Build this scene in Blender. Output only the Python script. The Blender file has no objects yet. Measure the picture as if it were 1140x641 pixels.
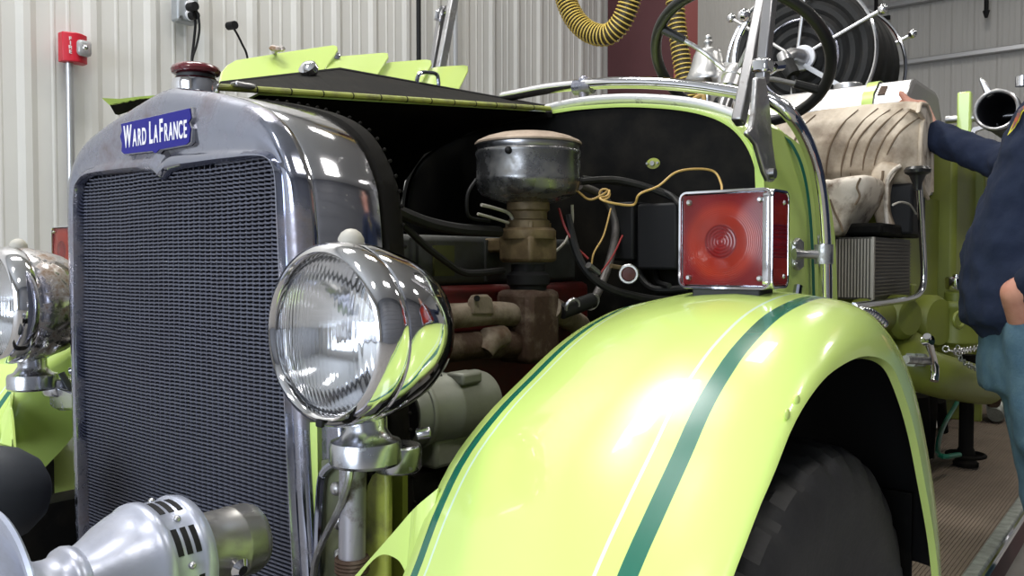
import bpy, bmesh, math, random
from mathutils import Vector, Matrix, Quaternion, noise
random.seed(7)
S = bpy.context.scene
COL = S.collection
V = Vector
# ------------------------------------------------------------------ camera model (1140x641 frame)
FPX, CX, CY = 947.0, 570.0, 320.5
CAM = V((1.30, -0.73, 1.08))
YAW, PIT = math.radians(38.4), math.radians(1.785)
cR = V((math.cos(YAW), math.sin(YAW), 0))
fh = V((-math.sin(YAW), math.cos(YAW), 0))
cF = V((fh.x*math.cos(PIT), fh.y*math.cos(PIT), -math.sin(PIT)))
cU = V((fh.x*math.sin(PIT), fh.y*math.sin(PIT), math.cos(PIT)))

def P(u, v, x=None, y=None, z=None):
    """point of the place seen at (u, v) on the plane x=, y= or z="""
    r = cF + cR*((u-CX)/FPX) - cU*((v-CY)/FPX)
    if x is not None: t = (x-CAM.x)/r.x
    elif y is not None: t = (y-CAM.y)/r.y
    else: t = (z-CAM.z)/r.z
    return CAM + r*t
def PX(x, *uv): return [P(u, v, x=x) for u, v in uv]
def PY(y, *uv): return [P(u, v, y=y) for u, v in uv]
def L(u, v, x=None, y=None, px=1):
    """metres that px pixels span at that point"""
    return px*(P(u, v, x=x, y=y)-CAM).dot(cF)/FPX

cam = bpy.data.cameras.new('camera'); co = bpy.data.objects.new('camera', cam); COL.objects.link(co)
cam.sensor_width = 36; cam.lens = FPX*36/1140; cam.clip_start = .02; cam.clip_end = 200
co.matrix_world = Matrix(((cR.x, cU.x, -cF.x, CAM.x), (cR.y, cU.y, -cF.y, CAM.y), (cR.z, cU.z, -cF.z, CAM.z), (0, 0, 0, 1)))
S.camera = co

# ------------------------------------------------------------------ materials
M = {}
def mat(name, col, metal=0, rough=.5, grime=None, gs=8, gt=(.5, .7), bump=0, bs=60, coat=0, trans=0, emit=0, rvar=0, ior=1.5, spec=.5, detail=6, sheen=0):
    m = bpy.data.materials.new(name); m.use_nodes = True
    nt = m.node_tree; b = nt.nodes['Principled BSDF']; N = nt.nodes.new; K = nt.links.new
    b.inputs['Base Color'].default_value = (*col, 1); b.inputs['Metallic'].default_value = metal
    b.inputs['Roughness'].default_value = rough; b.inputs['Coat Weight'].default_value = coat
    b.inputs['Coat Roughness'].default_value = .04
    b.inputs['Transmission Weight'].default_value = trans; b.inputs['IOR'].default_value = ior
    b.inputs['Specular IOR Level'].default_value = spec; b.inputs['Sheen Weight'].default_value = sheen
    if emit:
        b.inputs['Emission Color'].default_value = (*col, 1); b.inputs['Emission Strength'].default_value = emit
    tc = N('ShaderNodeTexCoord')
    if grime:
        n = N('ShaderNodeTexNoise'); n.inputs['Scale'].default_value = gs; n.inputs['Detail'].default_value = detail; n.inputs['Roughness'].default_value = .65
        K(tc.outputs['Object'], n.inputs['Vector'])
        r = N('ShaderNodeMapRange'); r.inputs['From Min'].default_value = gt[0]; r.inputs['From Max'].default_value = gt[1]
        K(n.outputs['Fac'], r.inputs['Value'])
        mx = N('ShaderNodeMix'); mx.data_type = 'RGBA'; mx.inputs['A'].default_value = (*col, 1); mx.inputs['B'].default_value = (*grime[:3], 1)
        K(r.outputs['Result'], mx.inputs['Factor']); K(mx.outputs['Result'], b.inputs['Base Color'])
        if metal:
            mm = N('ShaderNodeMapRange'); mm.inputs['To Min'].default_value = metal; mm.inputs['To Max'].default_value = .25
            K(r.outputs['Result'], mm.inputs['Value']); K(mm.outputs['Result'], b.inputs['Metallic'])
            mr = N('ShaderNodeMapRange'); mr.inputs['To Min'].default_value = rough; mr.inputs['To Max'].default_value = .65
            K(r.outputs['Result'], mr.inputs['Value']); K(mr.outputs['Result'], b.inputs['Roughness'])
    if bump:
        n2 = N('ShaderNodeTexNoise'); n2.inputs['Scale'].default_value = bs; n2.inputs['Detail'].default_value = 4
        K(tc.outputs['Object'], n2.inputs['Vector'])
        bp = N('ShaderNodeBump'); bp.inputs['Strength'].default_value = bump; bp.inputs['Distance'].default_value = .01
        K(n2.outputs['Fac'], bp.inputs['Height']); K(bp.outputs['Normal'], b.inputs['Normal'])
    m['b'] = 1; M[name] = m
    return m
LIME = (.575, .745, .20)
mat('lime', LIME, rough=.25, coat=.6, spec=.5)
mat('lime_worn', (.36, .40, .07), rough=.45, grime=(.11, .10, .05), gs=16, gt=(.45, .72))
mat('plate_olive', (.15, .165, .09), rough=.45, grime=(.08, .085, .06), gs=12, gt=(.4, .7))
mat('lime_shaded', (.185, .215, .028), rough=.45, grime=(.16, .18, .04), gs=7, gt=(.4, .75))  # darker copy of the truck's lime, shade of the rear put into its colour
mat('chrome', (.72, .72, .75), 1, .07, grime=(.20, .17, .14), gs=40, gt=(.68, .85))
mat('chrome_worn', (.35, .37, .46), 1, .11, grime=(.15, .11, .10), gs=6, gt=(.47, .68), bump=.035, bs=7, detail=10)
mat('chrome_rusty', (.60, .59, .60), 1, .15, grime=(.20, .115, .06), gs=38, gt=(.44, .66))
mat('cast_alu', (.44, .47, .58), .45, .33, bump=.02, bs=160, grime=(.3, .3, .32), gs=12, gt=(.5, .9))
mat('alu', (.56, .555, .56), 1, .36, grime=(.34, .30, .25), gs=9, gt=(.58, .8))
mat('steel', (.52, .52, .53), 1, .33, grime=(.15, .13, .11), gs=30, gt=(.5, .75))
mat('post_steel', (.34, .335, .345), 1, .3, grime=(.16, .15, .14), gs=50, gt=(.58, .8))
mat('fin', (.105, .11, .145), .6, .40, grime=(.065, .065, .085), gs=7, gt=(.35, .75))
mat('core_dark', (.006, .006, .012), rough=.8)
mat('black', (.008, .008, .009), rough=.6, spec=.25)
mat('black_paint', (.004, .0039, .0038), rough=.7, spec=.10, grime=(.016, .014, .011), gs=6, gt=(.45, .7))
mat('dark_under', (.005, .0043, .0035), rough=.8, spec=.12, grime=(.014, .0115, .008), gs=11, gt=(.5, .75))
mat('rubber', (.015, .015, .017), rough=.6, grime=(.028, .028, .030), gs=9, gt=(.4, .7), bump=.1, bs=90)
mat('hose_black', (.010, .010, .010), rough=.6, spec=.3, grime=(.022, .020, .018), gs=20, gt=(.5, .75))
mat('blue_enamel', (.012, .012, .20), rough=.3, spec=.2)
mat('white_enamel', (.80, .80, .84), rough=.35)
mat('cap_red', (.10, .004, .010), rough=.18, coat=.5)
mat('gray_rubber', (.040, .045, .055), rough=.55)
mat('leather', (.58, .49, .38), rough=.5, grime=(.17, .115, .07), gs=7, gt=(.40, .72), bump=.12, bs=25)
mat('leather_white', (.68, .61, .52), rough=.5, grime=(.16, .10, .06), gs=16, gt=(.48, .68), bump=.2, bs=30)
mat('leather_crease', (.17, .12, .075), rough=.7)
mat('tan_iron', (.20, .145, .075), .3, .5, grime=(.07, .045, .022), gs=22, gt=(.4, .7), bump=.1, bs=80)
mat('rust', (.060, .032, .019), .2, .7, grime=(.17, .13, .095), gs=20, gt=(.48, .7), bump=.2, bs=90)
mat('pipe_beige', (.25, .205, .155), .1, .65, grime=(.10, .06, .035), gs=17, gt=(.42, .68), bump=.15, bs=70)
mat('engine_red', (.10, .006, .005), rough=.5, grime=(.03, .012, .01), gs=9, gt=(.4, .7))
mat('cover_gray', (.075, .08, .08), .4, .5, grime=(.045, .042, .035), gs=12, gt=(.4, .75))
mat('generator_gray', (.23, .24, .20), .35, .5, grime=(.17, .17, .13), gs=15, gt=(.4, .8))
mat('wheel_black', (.012, .012, .012), rough=.33)
mat('navy', (.009, .014, .034), rough=.9, spec=.25, grime=(.013, .020, .044), gs=14, gt=(.3, .7), bump=.25, bs=35)
mat('denim', (.045, .10, .155), rough=.85, grime=(.075, .14, .19), gs=30, gt=(.35, .7), bump=.2, bs=220)
mat('skin', (.52, .25, .18), rough=.5, grime=(.42, .17, .12), gs=40, gt=(.4, .8))
mat('hair', (.05, .035, .025), rough=.6)
mat('eye_white', (.7, .7, .68), rough=.2)
mat('lip', (.36, .12, .10), rough=.5)
mat('shoe', (.015, .012, .01), rough=.5)
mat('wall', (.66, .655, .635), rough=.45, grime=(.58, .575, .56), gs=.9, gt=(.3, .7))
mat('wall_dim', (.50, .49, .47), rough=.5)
mat('ceiling', (.62, .62, .61), rough=.7)
mat('concrete', (.30, .285, .265), rough=.6, grime=(.22, .205, .19), gs=3, gt=(.35, .7), bump=.05)
mat('galv', (.45, .45, .46), .8, .4)
mat('conduit', (.55, .56, .58), .8, .33)
mat('box_gray', (.36, .38, .40), .4, .45)
mat('alarm_red', (.50, .012, .030), rough=.35)
mat('strobe', (.80, .80, .82), rough=.08, trans=.6)
mat('maroon', (.082, .021, .026), rough=.6, grime=(.065, .017, .02), gs=3, gt=(.3, .7))
mat('hose_yellow', (.66, .49, .11), rough=.45)
mat('hose_dark', (.05, .036, .016), rough=.5)
mat('mat_brown', (.20, .155, .115), rough=.8, grime=(.15, .115, .085), gs=6, gt=(.35, .7))
mat('edge_metal', (.30, .32, .29), .6, .45, grime=(.16, .17, .15), gs=30, gt=(.4, .7))
mat('ribbed_alu', (.40, .375, .33), .5, .5)
mat('ribbed_dark', (.085, .078, .07), .4, .5)
mat('patch_orange', (.40, .10, .045), rough=.8, grime=(.10, .07, .08), gs=60, gt=(.45, .55))
mat('patch_yellow', (.70, .62, .06), rough=.7)
mat('wire_white', (.45, .43, .38), rough=.5)
mat('wire_yellow', (.52, .33, .10), rough=.5)
mat('wire_red', (.30, .02, .02), rough=.5)
mat('silver_lip', (.50, .50, .52), .7, .4, grime=(.10, .085, .08), gs=26, gt=(.56, .68))
mat('reflector', (.86, .86, .88), 1, .10)
mat('pad_dark', (.02, .02, .02), rough=.9)

def striped(name, base, stripes):
    """paint with stripes at fixed distances (metres) from the truck's centre line"""
    m = mat(name, base, rough=.25, coat=.6)
    nt = m.node_tree; N = nt.nodes.new; K = nt.links.new; b = nt.nodes['Principled BSDF']
    tc = N('ShaderNodeTexCoord'); sx = N('ShaderNodeSeparateXYZ'); K(tc.outputs['Object'], sx.inputs[0])
    ab = N('ShaderNodeMath'); ab.operation = 'ABSOLUTE'; K(sx.outputs['X'], ab.inputs[0])
    last = None
    for c, w, col in stripes:
        s = N('ShaderNodeMath'); s.operation = 'COMPARE'; s.inputs[1].default_value = c; s.inputs[2].default_value = w/2
        K(ab.outputs[0], s.inputs[0])
        mx = N('ShaderNodeMix'); mx.data_type = 'RGBA'; mx.inputs['B'].default_value = (*col, 1)
        if last: K(last.outputs['Result'], mx.inputs['A'])
        else: mx.inputs['A'].default_value = (*base, 1)
        K(s.outputs[0], mx.inputs['Factor']); last = mx
    K(last.outputs['Result'], b.inputs['Base Color'])
    return m
GREEN = (.010, .135, .085)
striped('lime_striped', LIME, [(.620, .0135, GREEN), (.640, .0035, (.62, .80, .62)), (.900, .020, GREEN), (.868, .004, (.62, .80, .62))])

def ring_lens(name):
    """moulded red lens: fine outer rings, a plain orange-red band, coarse rings in the middle"""
    m = mat(name, (.155, .003, .004), rough=.12, spec=.4)
    nt = m.node_tree; N = nt.nodes.new; K = nt.links.new; b = nt.nodes['Principled BSDF']
    def mth(op, a, c=None):
        q = N('ShaderNodeMath'); q.operation = op
        for k, z in enumerate((a, c)):
            if z is None: continue
            if isinstance(z, (int, float)): q.inputs[k].default_value = z
            else: K(z, q.inputs[k])
        return q.outputs[0]
    tc = N('ShaderNodeTexCoord'); sx = N('ShaderNodeSeparateXYZ'); K(tc.outputs['Object'], sx.inputs[0])
    dx = mth('ADD', sx.outputs['X'], .004); dz = mth('ADD', sx.outputs['Z'], .003)
    r = mth('SQRT', mth('ADD', mth('MULTIPLY', dx, dx), mth('MULTIPLY', dz, dz)))
    fine = mth('SINE', mth('MULTIPLY', r, 2300)); coarse = mth('SINE', mth('MULTIPLY', r, 1350))
    inner = mth('LESS_THAN', r, .0245); outer = mth('GREATER_THAN', r, .038)
    h = mth('ADD', mth('MULTIPLY', coarse, inner), mth('MULTIPLY', mth('MULTIPLY', fine, outer), .35))
    cr = N('ShaderNodeValToRGB'); K(mth('DIVIDE', r, .085), cr.inputs['Fac'])
    e = cr.color_ramp.elements; e[0].position = 0; e[0].color = (.20, .006, .006, 1); e[1].position = 1; e[1].color = (.13, .003, .005, 1)
    for p, c in ((.27, (.15, .004, .004, 1)), (.30, (.26, .018, .008, 1)), (.55, (.30, .022, .009, 1)), (.70, (.17, .005, .006, 1))):
        q = e.new(p); q.color = c
    n = N('ShaderNodeTexNoise'); n.inputs['Scale'].default_value = 14; K(tc.outputs['Object'], n.inputs['Vector'])
    hs = N('ShaderNodeHueSaturation'); K(cr.outputs['Color'], hs.inputs['Color']); K(mth('ADD', mth('MULTIPLY', h, .12), mth('ADD', .42, mth('MULTIPLY', n.outputs['Fac'], .75))), hs.inputs['Value'])
    K(hs.outputs['Color'], b.inputs['Base Color'])
    bp = N('ShaderNodeBump'); bp.inputs['Strength'].default_value = .12; bp.inputs['Distance'].default_value = .0015
    K(h, bp.inputs['Height']); K(bp.outputs['Normal'], b.inputs['Normal'])
ring_lens('red_lens')

def glass_flutes():
    m = mat('lens_glass', (.95, .97, 1), rough=.03, trans=1, ior=1.45)
    nt = m.node_tree; N = nt.nodes.new; K = nt.links.new; b = nt.nodes['Principled BSDF']
    tc = N('ShaderNodeTexCoord')
    w = N('ShaderNodeTexWave'); w.bands_direction = 'X'; w.inputs['Scale'].default_value = 42; w.inputs['Distortion'].default_value = 0
    w2 = N('ShaderNodeTexWave'); w2.bands_direction = 'Z'; w2.inputs['Scale'].default_value = 6; w2.inputs['Distortion'].default_value = .8
    for q in (w, w2): K(tc.outputs['Object'], q.inputs['Vector'])
    ad = N('ShaderNodeMath'); ad.operation = 'ADD'; K(w.outputs['Fac'], ad.inputs[0]); K(w2.outputs['Fac'], ad.inputs[1])
    bp = N('ShaderNodeBump'); bp.inputs['Strength'].default_value = .075; bp.inputs['Distance'].default_value = .002
    K(ad.outputs[0], bp.inputs['Height']); K(bp.outputs['Normal'], b.inputs['Normal'])
glass_flutes()

# ------------------------------------------------------------------ mesh builder
def spl(pts, n=6):
    """smooth curve through points"""
    pts = [V(p) for p in pts]; out = []
    for i in range(len(pts)-1):
        p0 = pts[i-1] if i else pts[0]*2-pts[1]; p1 = pts[i]; p2 = pts[i+1]
        p3 = pts[i+2] if i+2 < len(pts) else pts[-1]*2-pts[-2]
        for k in range(n):
            t = k/n
            out.append(.5*((2*p1)+(p2-p0)*t+(2*p0-5*p1+4*p2-p3)*t*t+(3*p1-p0-3*p2+p3)*t**3))
    out.append(pts[-1]); return out

class MB:
    def __init__(s): s.v = []; s.f = []
    def add(s, vs, fs):
        o = len(s.v); s.v += [V(p) for p in vs]; s.f += [tuple(i+o for i in f) for f in fs]; return s
    def box(s, c, d, rot=None):
        c = V(c); h = V(d)/2; vs = []
        for i in (-1, 1):
            for j in (-1, 1):
                for k in (-1, 1):
                    p = V((i*h.x, j*h.y, k*h.z))
                    if rot: p = rot @ p
                    vs.append(c+p)
        return s.add(vs, [(0, 1, 3, 2), (4, 6, 7, 5), (0, 4, 5, 1), (2, 3, 7, 6), (0, 2, 6, 4), (1, 5, 7, 3)])
    def bar(s, a, b, w, d, up=(0, 0, 1)):
        """rectangular bar from a to b, w across, d deep"""
        a = V(a); b = V(b); t = (b-a).normalized(); sd = t.cross(V(up)).normalized(); q = sd.cross(t)
        vs = [p+sd*i*w/2+q*j*d/2 for p in (a, b) for i, j in ((-1, -1), (1, -1), (1, 1), (-1, 1))]
        return s.add(vs, [(0, 1, 2, 3), (7, 6, 5, 4)]+[(i, (i+1) % 4+0, (i+1) % 4+4, i+4) for i in range(4)])
    def prism(s, poly, vec):
        n = len(poly); vec = V(vec); vs = [V(p) for p in poly]+[V(p)+vec for p in poly]
        return s.add(vs, [tuple(range(n)), tuple(range(2*n-1, n-1, -1))]+[(i, (i+1) % n, (i+1) % n+n, i+n) for i in range(n)])
    def loft(s, rings, closed=True, cap=False):
        n = len(rings[0]); vs = [p for r in rings for p in r]; fs = []
        for a in range(len(rings)-1):
            for i in range(n if closed else n-1):
                j = (i+1) % n; fs.append((a*n+i, a*n+j, (a+1)*n+j, (a+1)*n+i))
        if cap: fs += [tuple(range(n))[::-1], tuple(range((len(rings)-1)*n, len(rings)*n))]
        return s.add(vs, fs)
    def tube(s, pts, r, seg=10, cap=True, ell=1):
        pts = [V(p) for p in pts]; n = len(pts); rings = []; q = None
        for i, p in enumerate(pts):
            t = (pts[min(i+1, n-1)]-pts[max(i-1, 0)]).normalized()
            if q is None:
                q = t.cross(V((0, 0, 1)) if abs(t.z) < .9 else V((1, 0, 0))).normalized()
            q = (q-t*q.dot(t)).normalized(); w = t.cross(q)
            rr = r[i] if isinstance(r, (list, tuple)) else r
            rings.append([p+(q*math.cos(6.28318*k/seg)+w*math.sin(6.28318*k/seg)*ell)*rr for k in range(seg)])
        return s.loft(rings, True, cap)
    def lathe(s, prof, o=(0, 0, 0), ax=(0, 0, 1), seg=32, cap=False):
        o = V(o); ax = V(ax).normalized(); q = ax.orthogonal().normalized(); w = ax.cross(q); rings = []
        for r, h in prof:
            r = max(r, 1e-5); rings.append([o+ax*h+(q*math.cos(6.28318*k/seg)+w*math.sin(6.28318*k/seg))*r for k in range(seg)])
        return s.loft(rings, True, cap)
    def torus(s, c, ax, R, r, seg=48, ms=10, a0=0, a1=6.28318):
        c = V(c); ax = V(ax).normalized(); q = ax.orthogonal().normalized(); w = ax.cross(q); rings = []
        full = abs(a1-a0) > 6.28
        for i in range(seg+1):
            a = a0+(a1-a0)*i/seg; d = q*math.cos(a)+w*math.sin(a)
            rings.append([c+d*(R+r*math.cos(6.28318*k/ms))+ax*r*math.sin(6.28318*k/ms) for k in range(ms)])
        return s.loft(rings, True, not full)
    def ball(s, c, r, n=12, sc=(1, 1, 1)):
        c = V(c); rings = []
        for i in range(n+1):
            a = math.pi*i/n; rings.append([c+V((max(math.sin(a), 1e-4)*math.cos(6.28318*k/(2*n))*r*sc[0], max(math.sin(a), 1e-4)*math.sin(6.28318*k/(2*n))*r*sc[1], math.cos(a)*r*sc[2])) for k in range(2*n)])
        return s.loft(rings)
    def cyl(s, a, b, r, seg=20, r2=None):
        return s.tube([a, b], [r, r if r2 is None else r2], seg)
    def caps(s, a, b, ra, rb, n=6, seg=16):
        """tapered capsule"""
        a = V(a); b = V(b); t = (b-a).normalized(); pts = []; rs = []
        for i in range(n): th = math.pi/2*(1-i/n); pts.append(a-t*ra*math.sin(th)); rs.append(max(ra*math.cos(th), 1e-4))
        pts += [a, b]; rs += [ra, rb]
        for i in range(1, n+1): th = math.pi/2*i/n; pts.append(b+t*rb*math.sin(th)); rs.append(max(rb*math.cos(th), 1e-4))
        return s.tube(pts, rs, seg)
    def grid(s, fn, nu, nv):
        vs = [V(fn(i/nu, j/nv)) for j in range(nv+1) for i in range(nu+1)]
        return s.add(vs, [(j*(nu+1)+i, j*(nu+1)+i+1, (j+1)*(nu+1)+i+1, (j+1)*(nu+1)+i) for j in range(nv) for i in range(nu)])
    def build(s, name, m, parent=None, loc=None, rot=None, smooth=35, bevel=0, solid=0, sub=0, m2=None, label=None, recalc=True):
        off = V((0, 0, 0))
        me = bpy.data.meshes.new(name)
        if loc is None and parent is not None: off = wl(parent)
        me.from_pydata([p-off for p in s.v], [], s.f)
        bm = bmesh.new(); bm.from_mesh(me)
        bmesh.ops.remove_doubles(bm, verts=bm.verts, dist=1e-5)
        if recalc: bmesh.ops.recalc_face_normals(bm, faces=bm.faces)
        if smooth:
            lim = math.radians(smooth)
            for f in bm.faces: f.smooth = True
            for e in bm.edges:
                if len(e.link_faces) != 2 or e.calc_face_angle(0) > lim: e.smooth = False
        bm.to_mesh(me); bm.free()
        o = bpy.data.objects.new(name, me); COL.objects.link(o)
        me.materials.append(M[m] if isinstance(m, str) else m)
        if m2: me.materials.append(M[m2])
        if parent is not None: o.parent = parent
        if loc is not None: o.location = loc
        if rot is not None: o.rotation_euler = rot
        if bevel:
            q = o.modifiers.new('bevel', 'BEVEL'); q.width = bevel; q.segments = 2; q.limit_method = 'ANGLE'; q.angle_limit = .6
        if solid:
            q = o.modifiers.new('solid', 'SOLIDIFY'); q.thickness = abs(solid); q.offset = -1 if solid > 0 else 1
            if m2: q.material_offset = 1
        if sub:
            q = o.modifiers.new('sub', 'SUBSURF'); q.levels = sub; q.render_levels = sub
        if label: o['label'] = label
        return o
def wl(o):
    p = V((0, 0, 0))
    while o is not None: p = p+o.location; o = o.parent
    return p
def empty(name, label, cat, loc=(0, 0, 0), group=None):
    o = bpy.data.objects.new(name, None); COL.objects.link(o); o.location = loc; o.empty_display_size = .1
    o['label'] = label; o['category'] = cat
    if group: o['group'] = group
    return o
def pempty(name, parent, loc=(0, 0, 0)):
    o = bpy.data.objects.new(name, None); COL.objects.link(o); o.parent = parent; o.location = V(loc)-wl(parent); o.empty_display_size = .05
    return o
def tag(o, label, cat, group=None):
    o['label'] = label; o['category'] = cat
    if group: o['group'] = group
    return o
def struct(o): o['kind'] = 'structure'; return o
def copy_part(o, parent, loc):
    c = o.copy(); COL.objects.link(c); c.parent = parent; c.location = loc
    for ch in list(o.children):
        d = ch.copy(); COL.objects.link(d); d.parent = c
    return c
def text(name, s, m, parent, origin, ex, ey, h, xs=1, ext=.0006, align='CENTER'):
    cu = bpy.data.curves.new(name, 'FONT'); cu.body = s; cu.size = 1; cu.extrude = ext/h; cu.align_x = align; cu.align_y = 'CENTER'; cu.offset = .022
    o = bpy.data.objects.new(name, cu); COL.objects.link(o); cu.materials.append(M[m])
    ex = V(ex).normalized(); ey = V(ey).normalized(); ez = ex.cross(ey)
    mt = Matrix((ex, ey, ez)).transposed().to_4x4(); mt.translation = V(origin)
    o.matrix_world = mt @ Matrix.Diagonal((h*xs, h, h, 1))
    dg = bpy.context.evaluated_depsgraph_get(); me = bpy.data.meshes.new_from_object(o.evaluated_get(dg)); mw = o.matrix_world if False else (mt @ Matrix.Diagonal((h*xs, h, h, 1)))
    bpy.data.objects.remove(o); off = wl(parent)
    me.transform(Matrix.Translation(-off) @ mw); me.name = name
    o = bpy.data.objects.new(name, me); COL.objects.link(o); o.parent = parent
    return o
# ================================================================== THE SETTING
XW, YB, XR, YF, H = -2.9, 13.6, 6.5, -8.0, 6.2
def ribbed(y0, y1, first, fn, pitch=.305):
    """profile of ribbed steel cladding between y0 and y1: list of (along, out)"""
    pr = [(y0, 0)]; k = math.ceil((y0-first)/pitch)
    while first+k*pitch+pitch < y1:
        a = first+k*pitch
        if a > y0:
            pr += [(a, 0), (a+.030, .013), (a+.060, .013), (a+.090, 0)]
            for q in (.165, .235): pr += [(a+q-.012, 0), (a+q-.004, .003), (a+q+.004, .003), (a+q+.012, 0)]
        k += 1
    pr.append((y1, 0)); return pr
b = MB(); pr = ribbed(YF, YB, .928, None)
fr = [V((XW+d, a, 0)) for a, d in pr]; b.loft([fr, [p+V((0, 0, H)) for p in fr]], closed=False)
bk = [V((XW-.12, YF, 0)), V((XW-.12, YB, 0))]; b.prism([V((XW-.02, YF, 0)), V((XW-.12, YF, 0)), V((XW-.12, YB, 0)), V((XW-.02, YB, 0))], (0, 0, H))
struct(b.build('wall_left', 'wall', smooth=0))
b = MB(); pr = ribbed(XW, XR, P(1009.6, 100, y=YB).x, None)
fr = [V((a, YB-d, 0)) for a, d in pr]; b.loft([fr, [p+V((0, 0, H)) for p in fr]], closed=False)
b.prism([V((XW, YB+.02, 0)), V((XW, YB+.12, 0)), V((XR, YB+.12, 0)), V((XR, YB+.02, 0))], (0, 0, H))
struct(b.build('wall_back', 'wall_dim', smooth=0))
b = MB(); z = 0
rp = [V((XR, YF, 0))]
while z < H-.01:   # sectional cladding with horizontal grooves
    rp += [V((XR, YF, z+.03)), V((XR-.03, YF, z+.06)), V((XR-.03, YF, min(H, z+.50))), V((XR, YF, min(H, z+.53)))]; z += .55
rp += [V((XR+.1, YF, H)), V((XR+.1, YF, 0))]
struct(b.prism(rp, (0, YB-YF, 0)).build('wall_right', mat('wall_slate', (.13, .135, .15), rough=.5), smooth=0))
# front wall with the open vehicle door
b = MB(); DX0, DX1, DZ = -1.6, 3.6, 4.2
b.box(((XW+DX0)/2, YF-.06, H/2), (DX0-XW, .12, H)); b.box(((XR+DX1)/2, YF-.06, H/2), (XR-DX1, .12, H)); b.box(((DX0+DX1)/2, YF-.06, (H+DZ)/2), (DX1-DX0, .12, H-DZ))
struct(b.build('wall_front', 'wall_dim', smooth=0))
struct(MB().box(((XW+XR)/2, (YF+YB)/2, H+.05), (XR-XW+.3, YB-YF+.3, .1)).build('ceiling', 'ceiling', smooth=0))
struct(MB().box(((XW+XR)/2, (YF+YB)/2-6, -.05), (XR-XW+.3, YB-YF+12.3, .1)).build('floor', 'concrete', smooth=0))
# steel girts across the back wall
for n, ((u0, v0), (u1, v1)) in enumerate([((953, 79), (1140, 50)), ((952, 13), (1035, -1))]):
    p = P(u0, v0, y=YB-.1); q = P(u1, v1, y=YB-.1); z = (p.z+q.z)/2
    o = MB().box(((XW+XR)/2, YB-.1, z), (XR-XW, .12, .075)).build('trim_%d' % (n+1), 'galv', smooth=0, bevel=.01); struct(o)

# primer-red steel frame column standing off the left wall
cw = P(672, 60, y=5.93); c0 = P(752, 60, y=5.93)
col = empty('steel_column', 'maroon steel frame column against the ribbed wall behind the truck', 'column', (-2.5, 6.1, 0))
MB().box(((XW+.03+c0.x)/2, 5.955, H/2), (c0.x-XW-.03, .05, H)).build('web', 'maroon', col, smooth=0, bevel=.006)
MB().box((c0.x+.012, 6.10, H/2), (.03, .40, H)).build('flange', mat('maroon_lit', (.36, .09, .085), rough=.6), col, smooth=0, bevel=.004)  # same primer as the web, light on this face put into its colour

# fire alarm strobe on the left wall with its conduit
ap = P(79, 55, x=XW+.03)
al = empty('fire_alarm', 'red fire alarm strobe box mounted on the ribbed wall at left', 'fire alarm', (XW+.032, ap.y, ap.z-.12))
pl = PX(XW+.034, (64.5, 37), (92.5, 41), (93.5, 72.5), (64.5, 70))
w = (pl[1]-pl[0]); hh = (pl[3]-pl[0]); yc0, yc1 = pl[0].y, pl[1].y; zt, zb = (pl[0].z+pl[1].z)/2, (pl[2].z+pl[3].z)/2
rings = []
for k in range(9):
    t = k/8; y = yc0+(yc1-yc0)*t; d = .045+.028*math.sin(math.pi*t); rings.append([V((XW+.03, y, zb)), V((XW+.03+d, y, zb)), V((XW+.03+d, y, zt)), V((XW+.03, y, zt))])
MB().loft(rings, True, True).build('housing', 'alarm_red', al, bevel=.004)
yl = yc0+(yc1-yc0)*.74; zl = zb+(zt-zb)*.50
lens = MB().box((XW+.10, yl, zl), (.05, .066, .075)).build('strobe_lens', 'strobe', al, bevel=.016)
MB().ball((XW+.118, yl, zl), .017, 8).build('bulb', 'chrome', al)
fy = yc0+(yc1-yc0)*.24
for k, ch in enumerate('FIRE'):
    text('letter', ch, 'white_enamel', al, (XW+.0975, fy, zb+(zt-zb)*(.76-.15*k)), (-.18, 1, 0), (0, 0, 1), (zt-zb)*.17, 1.5)
b = MB(); q0 = P(75.5, 71, x=XW+.035); q1 = P(77, 200, x=XW+.035)
b.tube([(XW+.05, q0.y, q0.z), (XW+.05, q0.y, .005)], .018, 12)
tag(b.build('conduit_pipe', 'conduit'), 'thin metal conduit running down the wall from the red fire alarm', 'pipe')
# outlet box with plugs and cords
bp = P(203, 12, x=XW+.03)
ob = empty('outlet_box', 'grey electrical outlet box high on the ribbed wall', 'outlet', (XW+.03, bp.y, bp.z))
pa = P(193, 0, x=XW+.06); pb = P(217, 27, x=XW+.06)
MB().box((XW+.065, (pa.y+pb.y)/2, (pa.z+pb.z)/2+.02), (.07, pb.y-pa.y, pa.z-pb.z+.06)).build('box', 'box_gray', ob, bevel=.012)
for v in (7, 17):
    s = P(212, v, x=XW+.10); MB().cyl((XW+.10, s.y, s.z), (XW+.112, s.y, s.z), .030, 16).build('socket', 'white_enamel', ob)
s = P(201, 19.5, x=XW+.10); MB().cyl((XW+.10, s.y, s.z), (XW+.106, s.y, s.z), .010, 12).build('screw', 'steel', ob)
def cord(name, label, x0, pts, x1, r=.006, plug=None, cat='cord'):
    n = len(pts); b = MB(); q = [P(u, v, x=x0+(x1-x0)*i/(n-1)) for i, (u, v) in enumerate(pts)]
    b.tube(spl(q, 6), r, 8); o = b.build(name, 'black')
    if plug: MB().cyl(q[0]-V((.03, 0, 0)), q[0]+V((.03, 0, -.004)), .022, 12).build('plug', 'black', o)
    return tag(o, label, cat)
cord('power_cord', 'thin black cord hanging from the lower plug of the outlet box', XW+.13, [(215, 17), (217.5, 25), (216, 45), (214, 62), (213.5, 80), (213, 110)], XW+.12, .007, True)
cord('power_cord', 'black cord hanging from the upper plug of the outlet box', XW+.17, [(214, 7), (220, 15), (222, 32), (219, 50), (214.5, 64), (214, 78), (213.6, 110)], XW+.15, .006, True)
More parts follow.
